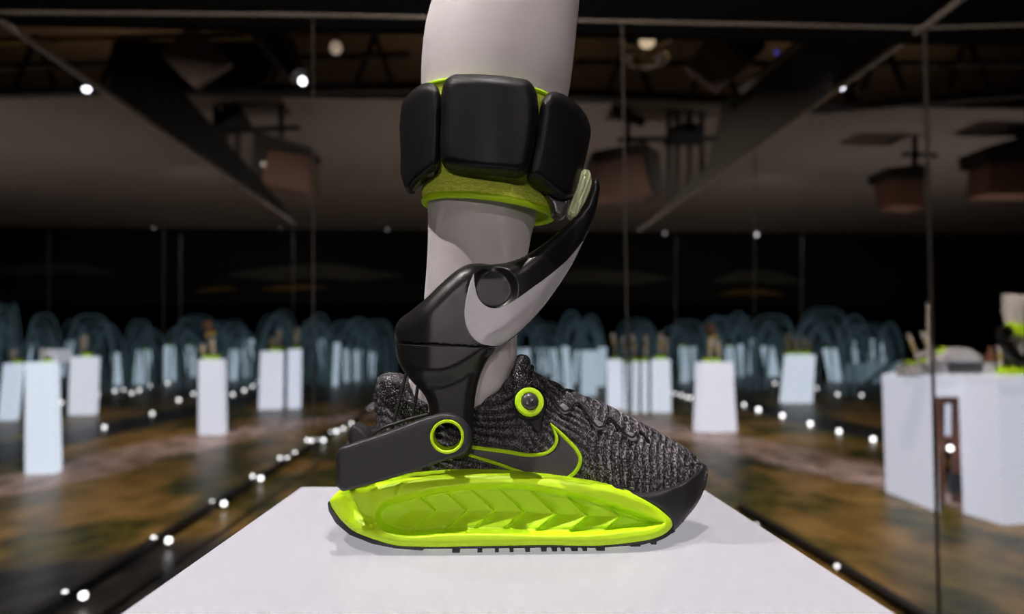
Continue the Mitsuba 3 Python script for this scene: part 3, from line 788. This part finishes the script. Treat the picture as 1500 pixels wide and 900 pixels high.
def plinth(x0, x1, top, bot, label, lean=0.0, flare=1.0, glow=GLOW, group=None, depth=None, name='glowing_plinth'):
    y = on_floor(bot)
    wt = (x1 - x0)
    left = (x0 + x1) / 2 < 705
    for _ in range(12):                                  # the width in the photograph holds the front and one side
        dp = depth or max(.12, .62 * wt * y / F)
        wt = (x1 - x0) - abs((x1 if left else x0) - 705) * dp / (y + dp)
        wt = max(wt, .45 * (x1 - x0))
    dp = min(dp, max(.06, ((x1 - x0) - wt) / max(20, abs((x1 if left else x0) - 705)) * y)) if abs((x0 + x1) / 2 - 705) > 150 else dp
    cxp = x0 + wt / 2 if left else x1 - wt / 2
    rr = []
    for s, z_px in ((0, bot), (.02, bot - .02 * (bot - top)), (.985, top + .015 * (bot - top)), (1, top)):
        half = wt / 2 * (flare + (1 - flare) * s) - (.6 if s in (0, 1) else 0)
        cc = cxp + lean * (s - .5)
        a, b = at(cc - half, z_px, y), at(cc + half, z_px, y)
        z = max(0.0, a[2]) if s > 0 else 0.0
        c2 = (b[0] - a[0]) * .06
        rr.append([(a[0] + c2, y, z), (b[0] - c2, y, z), (b[0], y + c2, z), (b[0], y + dp - c2, z), (b[0] - c2, y + dp, z), (a[0] + c2, y + dp, z), (a[0], y + dp - c2, z), (a[0], y + c2, z)])
    m = grid_faces(np.array(rr).reshape(-1, 3), 4, 8)
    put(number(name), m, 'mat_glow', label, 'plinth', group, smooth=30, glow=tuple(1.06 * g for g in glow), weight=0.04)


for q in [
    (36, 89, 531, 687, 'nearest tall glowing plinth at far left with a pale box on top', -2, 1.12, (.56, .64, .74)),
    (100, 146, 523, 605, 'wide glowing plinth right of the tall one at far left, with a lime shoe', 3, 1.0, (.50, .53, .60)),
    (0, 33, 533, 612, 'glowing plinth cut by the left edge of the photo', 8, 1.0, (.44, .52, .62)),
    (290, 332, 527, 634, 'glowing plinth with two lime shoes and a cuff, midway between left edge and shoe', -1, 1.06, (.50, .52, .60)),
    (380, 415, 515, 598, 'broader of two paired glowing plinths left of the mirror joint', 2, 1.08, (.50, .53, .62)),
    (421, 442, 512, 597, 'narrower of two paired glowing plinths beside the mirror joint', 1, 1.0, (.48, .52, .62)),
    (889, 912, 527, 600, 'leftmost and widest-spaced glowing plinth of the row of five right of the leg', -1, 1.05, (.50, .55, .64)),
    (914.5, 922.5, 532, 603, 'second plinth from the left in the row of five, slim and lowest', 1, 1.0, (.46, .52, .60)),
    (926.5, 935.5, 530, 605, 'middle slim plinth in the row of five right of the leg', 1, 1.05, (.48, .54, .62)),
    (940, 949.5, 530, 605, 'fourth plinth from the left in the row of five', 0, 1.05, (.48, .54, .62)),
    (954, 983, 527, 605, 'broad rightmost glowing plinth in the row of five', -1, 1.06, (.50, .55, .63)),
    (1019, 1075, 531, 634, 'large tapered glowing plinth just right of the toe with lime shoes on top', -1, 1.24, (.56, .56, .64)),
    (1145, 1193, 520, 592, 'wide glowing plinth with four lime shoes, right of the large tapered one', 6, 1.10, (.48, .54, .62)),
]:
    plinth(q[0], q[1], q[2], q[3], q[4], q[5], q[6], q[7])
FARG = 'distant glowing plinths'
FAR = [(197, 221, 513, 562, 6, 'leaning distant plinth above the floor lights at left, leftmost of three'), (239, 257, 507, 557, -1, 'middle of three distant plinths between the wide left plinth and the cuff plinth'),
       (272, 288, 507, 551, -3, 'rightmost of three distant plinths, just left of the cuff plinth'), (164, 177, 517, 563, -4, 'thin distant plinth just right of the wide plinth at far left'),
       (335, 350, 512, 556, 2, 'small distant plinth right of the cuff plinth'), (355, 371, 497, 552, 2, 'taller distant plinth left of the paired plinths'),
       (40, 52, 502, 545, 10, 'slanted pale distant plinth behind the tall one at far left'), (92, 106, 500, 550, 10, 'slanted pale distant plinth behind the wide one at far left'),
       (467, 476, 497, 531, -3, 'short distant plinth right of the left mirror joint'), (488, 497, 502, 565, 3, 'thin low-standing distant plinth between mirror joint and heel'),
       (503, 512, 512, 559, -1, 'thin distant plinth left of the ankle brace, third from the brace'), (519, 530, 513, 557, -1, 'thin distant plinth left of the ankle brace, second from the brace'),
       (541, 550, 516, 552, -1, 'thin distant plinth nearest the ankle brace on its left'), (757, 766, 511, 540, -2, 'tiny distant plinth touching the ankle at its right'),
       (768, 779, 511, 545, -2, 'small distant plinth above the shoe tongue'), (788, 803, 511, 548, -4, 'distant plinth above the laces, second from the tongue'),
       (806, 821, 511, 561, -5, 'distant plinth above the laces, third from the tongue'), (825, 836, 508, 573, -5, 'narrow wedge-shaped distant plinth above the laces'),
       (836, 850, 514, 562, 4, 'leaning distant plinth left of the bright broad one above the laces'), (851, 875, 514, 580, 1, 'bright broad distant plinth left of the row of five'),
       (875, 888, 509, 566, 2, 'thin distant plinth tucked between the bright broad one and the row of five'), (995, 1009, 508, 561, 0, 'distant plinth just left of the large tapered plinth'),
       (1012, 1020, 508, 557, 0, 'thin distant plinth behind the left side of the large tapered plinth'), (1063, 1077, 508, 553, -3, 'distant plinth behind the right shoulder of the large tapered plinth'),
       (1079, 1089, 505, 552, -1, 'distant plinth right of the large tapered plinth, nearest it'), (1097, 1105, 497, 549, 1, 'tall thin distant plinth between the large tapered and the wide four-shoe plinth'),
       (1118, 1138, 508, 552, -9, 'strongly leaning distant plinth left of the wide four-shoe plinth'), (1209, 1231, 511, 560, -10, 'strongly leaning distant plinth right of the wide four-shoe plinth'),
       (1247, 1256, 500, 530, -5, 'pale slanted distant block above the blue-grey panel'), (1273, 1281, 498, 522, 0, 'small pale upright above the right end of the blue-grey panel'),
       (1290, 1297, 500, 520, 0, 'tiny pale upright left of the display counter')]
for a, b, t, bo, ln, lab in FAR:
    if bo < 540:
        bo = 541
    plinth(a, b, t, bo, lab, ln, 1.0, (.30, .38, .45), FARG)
panel = solid(Polygon([(1243, 534), (1320, 529), (1320, 561), (1243, 560)]), lambda u, v, d: 23.5 + 0 * d, lambda u, v, d: 23.6 + 0 * d, 20, ())
put('glass_balustrade', panel, 'mat_glow', 'blue-grey low panel left of the display counter', 'panel', smooth=False, glow=(.09, .13, .16), weight=.01)
put('glass_balustrade__rail', bar(at(1268, 562, 23.4), at(1322, 521, 23.4), .10), 'mat_black_matte', smooth=False, label='dark slanting rail')

# made-up glowing teal ribs standing for distorted plinth reflections
for i, (px, top, hw, y, lab) in enumerate([(8, 437, 22, 15.2, 'tall teal arch standing for reflections at the left edge of the photo'), (62, 461, 24, 19, 'teal arch standing for reflections above the tall plinth at far left'), (135, 462, 34, 19, 'broad teal arch standing for reflections above the wide plinth at far left'),
                                      (205, 470, 22, 21, 'teal arch standing for reflections above the leaning plinth at left'), (285, 463, 38, 20, 'broad teal arch standing for reflections behind the cuff plinth'), (345, 470, 22, 22, 'low teal arch standing for reflections right of the cuff plinth'),
                                      (405, 462, 30, 20, 'teal arch standing for reflections above the paired plinths'), (458, 470, 24, 22, 'teal arch standing for reflections crossed by the left mirror joint'), (505, 472, 26, 23, 'small teal arch standing for reflections left of the ankle brace'),
                                      (555, 470, 26, 23, 'teal arch standing for reflections partly behind the ankle brace'), (800, 474, 26, 23, 'teal arch standing for reflections right of the ankle above the laces'), (855, 470, 28, 22, 'teal arch standing for reflections above the bright broad plinth'),
                                      (935, 468, 34, 21, 'teal arch standing for reflections above the row of five plinths'), (1005, 470, 30, 20, 'teal arch standing for reflections left above the large tapered plinth'), (1065, 466, 34, 20, 'teal arch standing for reflections above the large tapered plinth'),
                                      (1135, 462, 36, 19, 'teal arch standing for reflections left of the wide four-shoe plinth'), (1205, 452, 44, 17, 'largest teal arch standing for reflections, above the wide four-shoe plinth'), (1275, 474, 30, 21, 'teal arch standing for reflections above the blue-grey panel')]):
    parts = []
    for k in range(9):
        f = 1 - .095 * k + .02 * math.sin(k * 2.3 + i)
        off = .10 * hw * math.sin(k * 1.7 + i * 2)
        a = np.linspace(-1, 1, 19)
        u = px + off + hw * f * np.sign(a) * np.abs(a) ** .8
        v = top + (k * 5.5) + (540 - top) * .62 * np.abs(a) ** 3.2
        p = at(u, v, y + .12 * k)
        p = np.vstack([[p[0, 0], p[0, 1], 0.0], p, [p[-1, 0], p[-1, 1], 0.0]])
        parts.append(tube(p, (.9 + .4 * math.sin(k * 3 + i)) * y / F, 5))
    put(number('reflection_arch'), join(parts), 'mat_reflection_arch', lab, 'arch', 'teal arches standing for plinth reflections', smooth=True, glow=(.022, .036, .043), weight=.01)  # weak glow added so the ribs read as blurred reflections


# ------------------------------------------------------------------ shoes and legs shown on the far plinths
def ellipsoid(c, r):
    m = trimesh.creation.icosphere(2, 1.0)
    m.apply_scale(r)
    m.apply_translation(c)
    return m


def figure(px, base, top, y, label, w=12, lean=0, cuff=True, color='mat_skin'):
    """A small shoe on a lime sole with part of a leg rising from it."""
    k = number('leg_display')
    note(k, label, 'shoe display', 'shoes shown on the distant plinths')
    s = y / F
    c0 = at(px, base, y)
    z = c0[2]
    put(k + '__sole', ellipsoid(c0 + [0, .10, 4.0 * s], (w / 2 * s, .10, 3.9 * s)), 'mat_lime', smooth=True, label='lime sole', glow=None)
    put(k + '__shoe', ellipsoid(c0 + [0, .10, 6.6 * s], (w * .40 * s, .09, 3.4 * s)), 'mat_black', smooth=True, label='black upper')
    p = np.array([at(px + lean * t, base - 4 - (base - 4 - top) * t, y + .10) for t in np.linspace(0, 1, 8)])
    put(k + '__leg', tube(p, np.linspace(.22, .30, 8) * w * s, 10), color, smooth=40, label='pale leg')
    if cuff:
        q = p[3:6] + [-.10 * w * s, -.12 * w * s, 0]
        put(k + '__strap', tube(q, .20 * w * s, 8), 'mat_amber', smooth=40, label='yellow strap')


for a in [(20, 533, 513, 11.9, 'lime shoe on the plinth cut by the left edge', 13, 0), (62, 533, 512, 6.9, 'lime shoe beside the pale box on the tall plinth at far left', 9, 4), (122, 523, 491, 12.8, 'lime shoe on the wide plinth at far left', 15, 2),
          (299, 527, 505, 9.8, 'left shoe of the pair on the cuff plinth left of the leg', 13, -2), (313, 527, 497, 9.8, 'right shoe of the pair on the cuff plinth left of the leg', 13, -2),
          (398, 515, 496, 13.8, 'left shoe on the broader paired plinth', 11, 1), (408, 515, 484, 13.8, 'right shoe on the broader paired plinth', 11, 2), (434, 512, 481, 13.9, 'shoe on the narrower paired plinth by the mirror joint', 12, 2),
          (903, 527, 489, 13.4, 'shoe on the leftmost plinth of the row of five', 11, -6), (918, 532, 494, 13.1, 'shoe on the second plinth of the row of five', 9, -7), (931, 530, 490, 12.8, 'shoe on the middle plinth of the row of five', 10, -5),
          (946, 530, 491, 12.8, 'shoe on the fourth plinth of the row of five', 9, 0), (966, 527, 488, 12.8, 'left shoe on the broad plinth ending the row of five', 10, 2), (975, 527, 495, 12.8, 'right shoe on the broad plinth ending the row of five', 9, 0),
          (1039, 531, 497, 9.8, 'left shoe on the large tapered plinth right of the toe', 14, 2), (1053, 531, 500, 9.8, 'right shoe on the large tapered plinth right of the toe', 13, -2),
          (1155, 520, 489, 14.8, 'first shoe from the left on the wide four-shoe plinth', 11, 0), (1165, 520, 497, 14.8, 'second shoe from the left on the wide four-shoe plinth', 10, 0), (1177, 520, 495, 14.8, 'third shoe from the left on the wide four-shoe plinth', 10, 0),
          (1187, 520, 500, 14.8, 'fourth shoe from the left on the wide four-shoe plinth', 10, -2),
          (210, 514, 495, on_floor(562) + .02, 'tiny shoe on the leaning distant plinth at left', 9, 2), (248, 508, 492, on_floor(557) + .02, 'tiny shoe on the middle of three distant plinths at left', 9, 0), (280, 508, 495, on_floor(551) + .02, 'tiny shoe on the distant plinth just left of the cuff plinth', 8, 0),
          (1002, 509, 498, on_floor(561) + .02, 'tiny shoe on the distant plinth left of the large tapered plinth', 9, 0), (1070, 509, 498, on_floor(553) + .02, 'tiny shoe behind the right shoulder of the large tapered plinth', 9, 0), (1116, 509, 500, on_floor(552) + .02, 'tiny shoe on the leaning plinth left of the four-shoe plinth', 9, 0),
          (1213, 512, 503, on_floor(560) + .02, 'tiny shoe on the leaning plinth right of the four-shoe plinth', 9, 0)]:
    figure(a[0], a[1], a[2], a[3], a[4], a[5], a[6])
for px, py, y, lab in [(307, 488, 9.85, 'beige calf cuff above the pair of shoes on the cuff plinth at left'), (1042, 492, 9.85, 'beige calf cuff above the shoes on the large tapered plinth')]:
    k = number('cuff_display')
    note(k, lab, 'leg cuff', 'small calf cuffs on distant plinths')
    put(k + '__calf', tube(np.array([at(px - 4 + 6 * t, py - 16 + 18 * t, y + .10) for t in np.linspace(0, 1, 6)]), np.linspace(7.5, 5.5, 6) * y / F, 14), 'mat_brown', smooth=40, label='beige calf')
    put(k + '__band', tube(np.array([at(px + 1 + t, py + 1 + 3 * t, y + .10) for t in np.linspace(0, 1, 3)]), 7.6 * y / F, 14), 'mat_amber', smooth=40, label='yellow band')
    put(k + '__stand', tube(np.array([at(px + 3, py + 4, y + .1), at(px + 3, 527 if px < 500 else 531, y + .1)]), 1.6 * y / F, 8), 'mat_black', smooth=40, label='black stand')
pb = at(72, 531, 7.0)
pbx = box(pb[0] - .09, pb[0] + .09, 7.0, 7.2, pb[2], pb[2] + .13)
put('pale_box', pbx, 'mat_glow', 'pale box standing on the tall plinth at far left', 'box', smooth=False, glow=(.25, .27, .30), weight=.02)

# ------------------------------------------------------------------ the display counter at right
CNT = 'display_counter'
note(CNT, 'large white glowing display counter with a dark opening at the right edge', 'counter')


def block(pts, z0, z1):
    m = trimesh.creation.extrude_polygon(Polygon(pts), z1 - z0, engine='earcut')
    m.apply_translation([0, 0, z0])
    return m


def fp(px, py):
    return on_z(px, py, 0.0)[:2]


A, B, C_, D, E = fp(1322, 722), fp(1376, 752), fp(1411, 752), fp(1470, 770), fp(1580, 764)
back = np.array([.05, .75])
TOPZ = at(1400, 549, 4.9)[2]
cg = (.44, .455, .53)
put(CNT + '__body', block([A, B, B + back, A + A * .13], 0, TOPZ - .03), 'mat_glow', smooth=False, glow=cg, weight=.05)
put(CNT + '__body', block([C_, D, E, E + back, C_ + C_ * .14], 0, TOPZ - .03), 'mat_glow', smooth=False, glow=cg, weight=.05)
hdr = block([B, C_, C_ + C_ * .05, B + B * .05], at(1393, 581, 5.0)[2], TOPZ - .03)
put(CNT + '__body', hdr, 'mat_glow', smooth=False, glow=cg, weight=.02)
n1 = np.array([-.01, -.03])
put(CNT + '__top', block([A + n1, B + n1, C_ + n1, D + n1, E + n1, E + back, A + A * .13], TOPZ - .03, TOPZ), 'mat_glow', smooth=False, glow=(.42, .42, .47), weight=.03, label='white counter top')


def post(x0, x1, y0, y1, y):
    return solid(Polygon([(x0, y0), (x1, y0), (x1, y1), (x0, y1)]), lambda u, v, d: y + 0 * d, lambda u, v, d: y + .06 + 0 * d, 30, ())


for i, q in enumerate([(1375, 1384, 580, 738, 5.04), (1401, 1411, 580, 738, 5.04), (1384, 1401, 580, 592, 5.05), (1384, 1401, 640, 648, 5.05)]):
    put(CNT + '__wooden_frame', post(*q), 'mat_wood', smooth=False, label='brown wooden frame bar in the opening')
put(CNT + '__inner_panel', post(1384, 1401, 592, 640, 5.3), 'mat_glow', smooth=False, glow=(.35, .38, .45), weight=.02, label='pale lit panel seen through the opening')
put(CNT + '__base_plate', post(1396, 1411, 695, 722, 5.02), 'mat_black', smooth=False, label='small black block at the foot of the opening')
light_dot(1392, 657, 4, 'small white light inside the opening of the display counter', None, 6, y=5.02)
put('storage_box', solid(Polygon([(1393, 531), (1438, 531), (1438, 548), (1393, 548)]), lambda u, v, d: 5.0 + 0 * d, lambda u, v, d: 5.3 + 0 * d, 30, ()), 'mat_gray', 'dark grey box on the display counter', 'box', smooth=False)
put('storage_box__lid', solid(shape([(1381, 531), (1386, 517), (1393, 512.5), (1425, 512.5), (1434, 519), (1439, 524), (1439, 531), (1439, 531), (1381, 531), (1381, 531)]), lambda u, v, d: 4.97 + .02 * rounded(d, 3), lambda u, v, d: 5.3 + 0 * d, 8), 'mat_pale', smooth=40, label='pale lilac lid')
for px0, px1, y0, y1, lab, mt in [(1329, 1351, 536, 552, 'small white block with a lime tip at the left end of the counter', 'mat_pale'), (1354, 1380, 533, 549, 'low grey block left of the dark box on the counter', 'mat_glow'),
                              (1380, 1389, 527, 549, 'upright white block touching the dark box on the counter', 'mat_pale'), (1440, 1458, 531, 548, 'white block right of the dark box on the counter', 'mat_pale')]:
    put(number('display_block'), solid(shape([(px0, y0), (px0, y0), (px1, y0), (px1, y0), (px1, y1), (px1, y1), (px0, y1), (px0, y1)]), lambda u, v, d: 5.0 + .01 * rounded(d, 2), lambda u, v, d: 5.15 + 0 * d, 10), mt, lab, 'block', 'white blocks on the display counter', smooth=30)
for px, base, top, y, lab, w, ln in [(1346, 535, 489, 5.1, 'pale leg and lime shoe left of the tall post on the counter', 11, -16), (1368, 532, 486, 5.1, 'slim pale leg behind the white blocks on the counter', 10, -18)]:
    figure(px, base, top, y, lab, w, ln)
put('lime_cup', lathe([(0, 0), (.035, 0), (.042, .03), (.042, .065), (.03, .085), (.012, .10), (0, .10)], at(1381, 527, 5.08), [0, 0, 1]), 'mat_lime', 'round lime object beside the post on the counter', 'ornament', smooth=50)
put('tall_post', tube(np.array([at(1361, 534, 5.12), at(1361, 444, 5.12)]), np.array([.016, .016]), 12), 'mat_skin', 'tall beige post rising from the display counter', 'post', smooth=40)
put('brown_bottle', lathe([(0, 0), (.045, 0), (.045, .05), (.02, .09), (.018, .12), (0, .12)], at(1452, 531, 5.05), [0, 0, 1]), 'mat_wood', 'small dark red brown object right of the dark box', 'ornament', smooth=40)
k = 'cuffed_leg_display'
note(k, 'pale mannequin leg with lime cuff and black brace at the right edge of the photo', 'mannequin leg')
put(k + '__leg', tube(np.array([at(1490, 545, 4.85), at(1490, 505, 4.85), at(1488, 480, 4.85), at(1487, 455, 4.85), at(1490, 434, 4.85)]), np.array([9, 10, 13, 17, 19]) * 4.85 / F, 20), 'mat_skin', smooth=50)
put(k + '__cuff', tube(np.array([at(1492, 478, 4.83), at(1488, 492, 4.83)]), np.array([17, 16]) * 4.85 / F, 20), 'mat_lime', smooth=40, label='lime cuff')
put(k + '__pad', solid(shape([(1466, 480), (1478, 478), (1486, 484), (1478, 497), (1468, 497)]), lambda u, v, d: 4.74 + .02 * rounded(d, 4), lambda u, v, d: 4.8 + 0 * d, 5), 'mat_pad', smooth=40, label='black pad')
put(k + '__brace', solid(shape([(1472, 500), (1482, 498), (1490, 512), (1502, 524), (1505, 535), (1490, 533), (1476, 520)]), lambda u, v, d: 4.76 + .02 * rounded(d, 4), lambda u, v, d: 4.82 + 0 * d, 5), 'mat_black', smooth=40, label='black brace')
put(k + '__sole', solid(shape([(1473, 545), (1478, 538), (1492, 536), (1530, 538), (1530, 548), (1490, 549), (1476, 549)]), lambda u, v, d: 4.78 + .03 * rounded(d, 4), lambda u, v, d: 4.9 + 0 * d, 5), 'mat_lime', smooth=40, label='lime sole')
figure(1465, 547, 505, 5.2, 'small lime shoe with a white leg beside the dark box on the counter', 13, 0)

# ------------------------------------------------------------------ roof steel and stage lights
def member(a, b, y, w):
    return bar(at(*a, y), at(*b, y), w)


tr = 'roof_truss'
note(tr, 'dark steel roof truss crossing the whole hall under the roof', 'truss')
yt = 6.85
put(tr + '__bottom_chord', join([member((-60, 138), (190, 131), yt, .085), member((190, 131), (620, 128), yt, .085), member((620, 128), (1110, 148), yt, .085), member((1110, 148), (1200, 160), yt, .085), member((1200, 160), (1600, 128), yt, .085)]), 'mat_steel', smooth=False)
put(tr + '__top_chord', join([member((-60, 62), (600, 44), yt, .05), member((600, 44), (1600, 66), yt, .05)]), 'mat_ochre', smooth=False, label='pale top chord')
put(tr + '__middle_chord', join([member((-60, 100), (600, 80), yt, .05), member((840, 92), (1600, 94), yt, .05)]), 'mat_steel', smooth=False)
for i, x in enumerate(np.arange(-40, 1560, 62)):
    put(tr + '__web', member((x, 134), (x + (31 if i % 2 else -31), 52), yt + .06, .045), 'mat_steel', smooth=False)
put('roof_soffit', solid(Polygon([(165, 60), (420, 60), (380, 128), (262, 128), (440, 330), (425, 322), (160, 135)]), lambda u, v, d: 6.75 - 0 * d, lambda u, v, d: 6.80 + 0 * d, 30, ()), 'mat_drape', 'dark cloth border under the roof at upper left', 'curtain', smooth=False)
put('roof_soffit_001', solid(Polygon([(940, 334), (1352, 46), (1180, 46), (1060, 150), (1040, 240)]), lambda u, v, d: 6.75 - 0 * d, lambda u, v, d: 6.80 + 0 * d, 30, ()), 'mat_drape_soft', 'dark cloth border under the roof at upper right', 'curtain', smooth=False)


def quad(pts, y, thick):
    return solid(Polygon(pts), lambda u, v, d: y + 0 * d, lambda u, v, d: y + thick + 0 * d, 25, ())


def stage_light(body, lip, posts, rail, y, label, pts=None):
    k = number('stage_light')
    note(k, label, 'stage light', 'stage lights hanging under the roof')
    put(k + '__housing', quad(body, y, .35), 'mat_brown', smooth=False, label='brown lit housing')
    put(k + '__barn_door', quad(lip, y - .05, .45), 'mat_steel', smooth=False, label='black barn door')
    for x, a, b in posts:
        put(k + '__hanger', member((x, a), (x, b), y, .045), 'mat_steel', smooth=False)
    if rail:
        put(k + '__crossbar', member(rail[0], rail[1], y, .045), 'mat_steel', smooth=False)
    return k


yl = 7.3
stage_light([(386, 213), (452, 226), (456, 282), (374, 266)], [(372, 193), (385, 195), (456, 216), (456, 226), (390, 216), (380, 265), (366, 268)], [(316, 150, 250), (330, 150, 262), (348, 150, 275), (412, 150, 200)], ((280, 194), (440, 187)), yl, 'large stage light with a brown face left of the white leg')
light_dot(386, 241, 3.2, 'tiny pink indicator on the stage light left of the leg', None, .5, y=7.26, name='pin_light', color=(1, .7, .6))
stage_light([(868, 236), (940, 222), (962, 284), (866, 291)], [(868, 222), (945, 208), (966, 224), (970, 280), (958, 284), (944, 222), (868, 238)], [(980, 150, 290), (992, 150, 288), (1010, 150, 282), (1028, 150, 262), (920, 150, 215)], ((905, 205), (1060, 203)), yl, 'large stage light with a brown face right of the calf cuff')
put('stage_light_001__lamp_head', quad([(978, 195), (990, 180), (1010, 178), (1030, 184), (1030, 206), (978, 206)], yl - .08, .2), 'mat_steel', smooth=False)
put('stage_light__lamp_head', quad([(312, 163), (338, 158), (345, 150), (352, 160), (365, 186), (312, 190)], yl - .08, .2), 'mat_steel', smooth=False)
stage_light([(1304, 258), (1356, 262), (1354, 304), (1310, 300)], [(1300, 246), (1356, 240), (1356, 262), (1304, 260)], [(1340, 150, 245)], ((1322, 226), (1372, 228)), 8.0, 'dim stage light left of the corner joint at upper right')
stage_light([(1450, 232), (1540, 228), (1540, 284), (1446, 284)], [(1442, 216), (1540, 186), (1540, 230), (1446, 238)], [(1490, 150, 200)], ((1478, 188), (1560, 184)), 7.6, 'dim stage light at the upper right edge of the photo')
k = number('tube_spotlight')
note(k, 'small black tube spotlight above the stage light right of the cuff', 'spotlight')
put(k + '__barrel', tube(np.array([at(897, 163, 7.2), at(944, 180, 7.2)]), 7.5 * 7.2 / F, 14), 'mat_steel', smooth=40)
put(k + '__stem', member((920, 170), (920, 145), 7.2, .02), 'mat_steel', smooth=False)
k = number('tube_spotlight')
note(k, 'large black tube spotlight with a bright lens, upper left of the leg', 'spotlight')
put(k + '__barrel', tube(np.array([at(380, 30, 6.3), at(415, 80, 6.3), at(438, 112, 6.25)]), np.array([24, 20, 14]) * 6.3 / F, 18), 'mat_black_matte', smooth=40)
put(k + '__lens', ellipsoid(at(443, 119, 6.2), (5 * 6.2 / F, .03, 6 * 6.2 / F)), 'mat_pale', smooth=True, label='bright lens', glow=(5, 4.9, 5.2), weight=.02)
put(k + '__cable', member((385, 40), (385, -60), 6.3, .03), 'mat_steel', smooth=False)
for px, py, x1, y1, ry, lab in [(127, 131, 113, 118, 4, 'small spotlight with an oblong bright lens by the upper left diagonal edge'), (1232, 128, 1250, 122, 4, 'small bright spotlight on the upper right diagonal edge'), (1252, 155, 1243, 135, 3, 'dim violet spotlight just below the bright one at upper right')]:
    k = number('tube_spotlight')
    note(k, lab, 'spotlight')
    ys = 6.6 if ry > 3 else 7.0
    put(k + '__lens', ellipsoid(at(px, py, ys), (ry * 1.35 * 6.6 / F, .03, ry * 6.6 / F)), 'mat_pale', smooth=True, label='bright lens', glow=(4.5, 4.3, 5) if ry > 3 else (.4, .4, .8), weight=.02)
    put(k + '__barrel', tube(np.array([at(px, py, ys + .06), at(x1, y1, ys + .16)]), 8 * 6.6 / F, 12), 'mat_steel', smooth=40)
for q, y, lab in [([(282, 34), (338, 92), (284, 128), (233, 79)], 6.3, 'tilted square brown panel hanging under the roof at upper left'), ([(1046, 42), (1102, 92), (1052, 134), (1004, 96)], 6.3, 'tilted square brown panel hanging under the roof at upper right')]:
    k = number('hanging_panel')
    note(k, lab, 'panel')
    put(k + '__board', quad(q, y, .08), 'mat_panel', smooth=False)
    put(k + '__cable', member(q[0], (q[0][0], -80), y + .03, .02), 'mat_steel', smooth=False)
put('hanging_panel_001__flap', quad([(1060, 36), (1120, 36), (1122, 70), (1098, 92)], 6.2, .12), 'mat_steel', smooth=False, label='black flap')
k = 'globe_lamp'
note(k, 'clear glass globe pendant lamp with a warm bulb, right of the leg', 'lamp')
g0 = at(948, 62, 4.6)
put(k + '__globe', lathe([(0, -.18), (.08, -.165), (.15, -.11), (.185, -.03), (.19, .05), (.17, .14), (.12, .22), (.06, .27)], g0, [0, 0, 1]), 'mat_bulb_glass', smooth=60, label='clear glass globe')
put(k + '__rim', tube(g0 + np.c_[.19 * np.cos(a24), .19 * np.sin(a24), .05 + 0 * a24], .012, 6, closed=True), 'mat_amber_dim', smooth=True, label='thin brass hoop')
put(k + '__rim', tube(g0 + np.c_[.14 * np.cos(a24), .14 * np.sin(a24), -.12 + 0 * a24], .011, 6, closed=True), 'mat_amber_dim', smooth=True, label='thin brass hoop')
put(k + '__bulb', ellipsoid(g0, (.055, .055, .04)), 'mat_pale', smooth=True, label='warm glowing bulb', glow=(.55, .42, .27), weight=.02)
put(k + '__socket', tube(np.array([g0 + [0, 0, .03], g0 + [0, 0, .28]]), .045, 14), 'mat_amber_dim', smooth=40, label='brass socket')
put(k + '__cord', tube(np.array([g0 + [0, 0, .27], [g0[0], g0[1], ZC + 3.9]]), .008, 6), 'mat_steel', smooth=True)
k = 'pendant_bulb'
note(k, 'small dim pendant bulb under the truss, left of the leg', 'lamp')
b0 = at(492, 70, 6.2)
put(k + '__bulb', ellipsoid(b0, (.055, .055, .06)), 'mat_pale', smooth=True, glow=(.25, .19, .14), weight=.01)
put(k + '__cord', tube(np.array([b0, [b0[0], b0[1], ZC + 3.9]]), .010, 6), 'mat_steel', smooth=True)
put('cable_tray', member((1196, 44), (1085, 134), 6.4, .05), 'mat_joint_dim', 'pale slanting cable tray under the roof at upper right', 'rail', smooth=False)
faint = 0  # extra glowing teal arches, added to thicken the hazy reflections
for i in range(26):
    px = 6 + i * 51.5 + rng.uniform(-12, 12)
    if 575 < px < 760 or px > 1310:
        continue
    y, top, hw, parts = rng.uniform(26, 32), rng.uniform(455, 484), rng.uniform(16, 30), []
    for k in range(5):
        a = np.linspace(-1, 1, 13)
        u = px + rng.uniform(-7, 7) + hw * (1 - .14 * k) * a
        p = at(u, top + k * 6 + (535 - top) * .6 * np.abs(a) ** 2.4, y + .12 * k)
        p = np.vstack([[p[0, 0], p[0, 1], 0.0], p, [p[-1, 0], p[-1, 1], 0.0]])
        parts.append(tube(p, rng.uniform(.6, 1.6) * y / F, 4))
    put(number('faint_reflection_arch'), join(parts), 'mat_reflection_arch', f'faint teal arch standing for reflections in the farthest row, {ORD[faint]} from the left', 'arch', 'farthest row of faint teal reflection arches', smooth=True, glow=(.020, .033, .040), weight=.01)
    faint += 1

# flat paler or ochre strips painted as lit folds across the black drape
for i, (x0, x1, yy, h, mt) in enumerate([(330, 590, 405, 11, 'mat_drape_streak'), (780, 985, 411, 10, 'mat_drape_streak'), (1040, 1180, 411, 9, 'mat_drape_streak'), (-20, 170, 398, 8, 'mat_drape_streak'), (380, 480, 423, 3.5, 'mat_drape_streak_ochre'), (1050, 1150, 431, 3.5, 'mat_drape_streak_ochre'), (285, 350, 425, 2.5, 'mat_drape_streak_ochre')]):
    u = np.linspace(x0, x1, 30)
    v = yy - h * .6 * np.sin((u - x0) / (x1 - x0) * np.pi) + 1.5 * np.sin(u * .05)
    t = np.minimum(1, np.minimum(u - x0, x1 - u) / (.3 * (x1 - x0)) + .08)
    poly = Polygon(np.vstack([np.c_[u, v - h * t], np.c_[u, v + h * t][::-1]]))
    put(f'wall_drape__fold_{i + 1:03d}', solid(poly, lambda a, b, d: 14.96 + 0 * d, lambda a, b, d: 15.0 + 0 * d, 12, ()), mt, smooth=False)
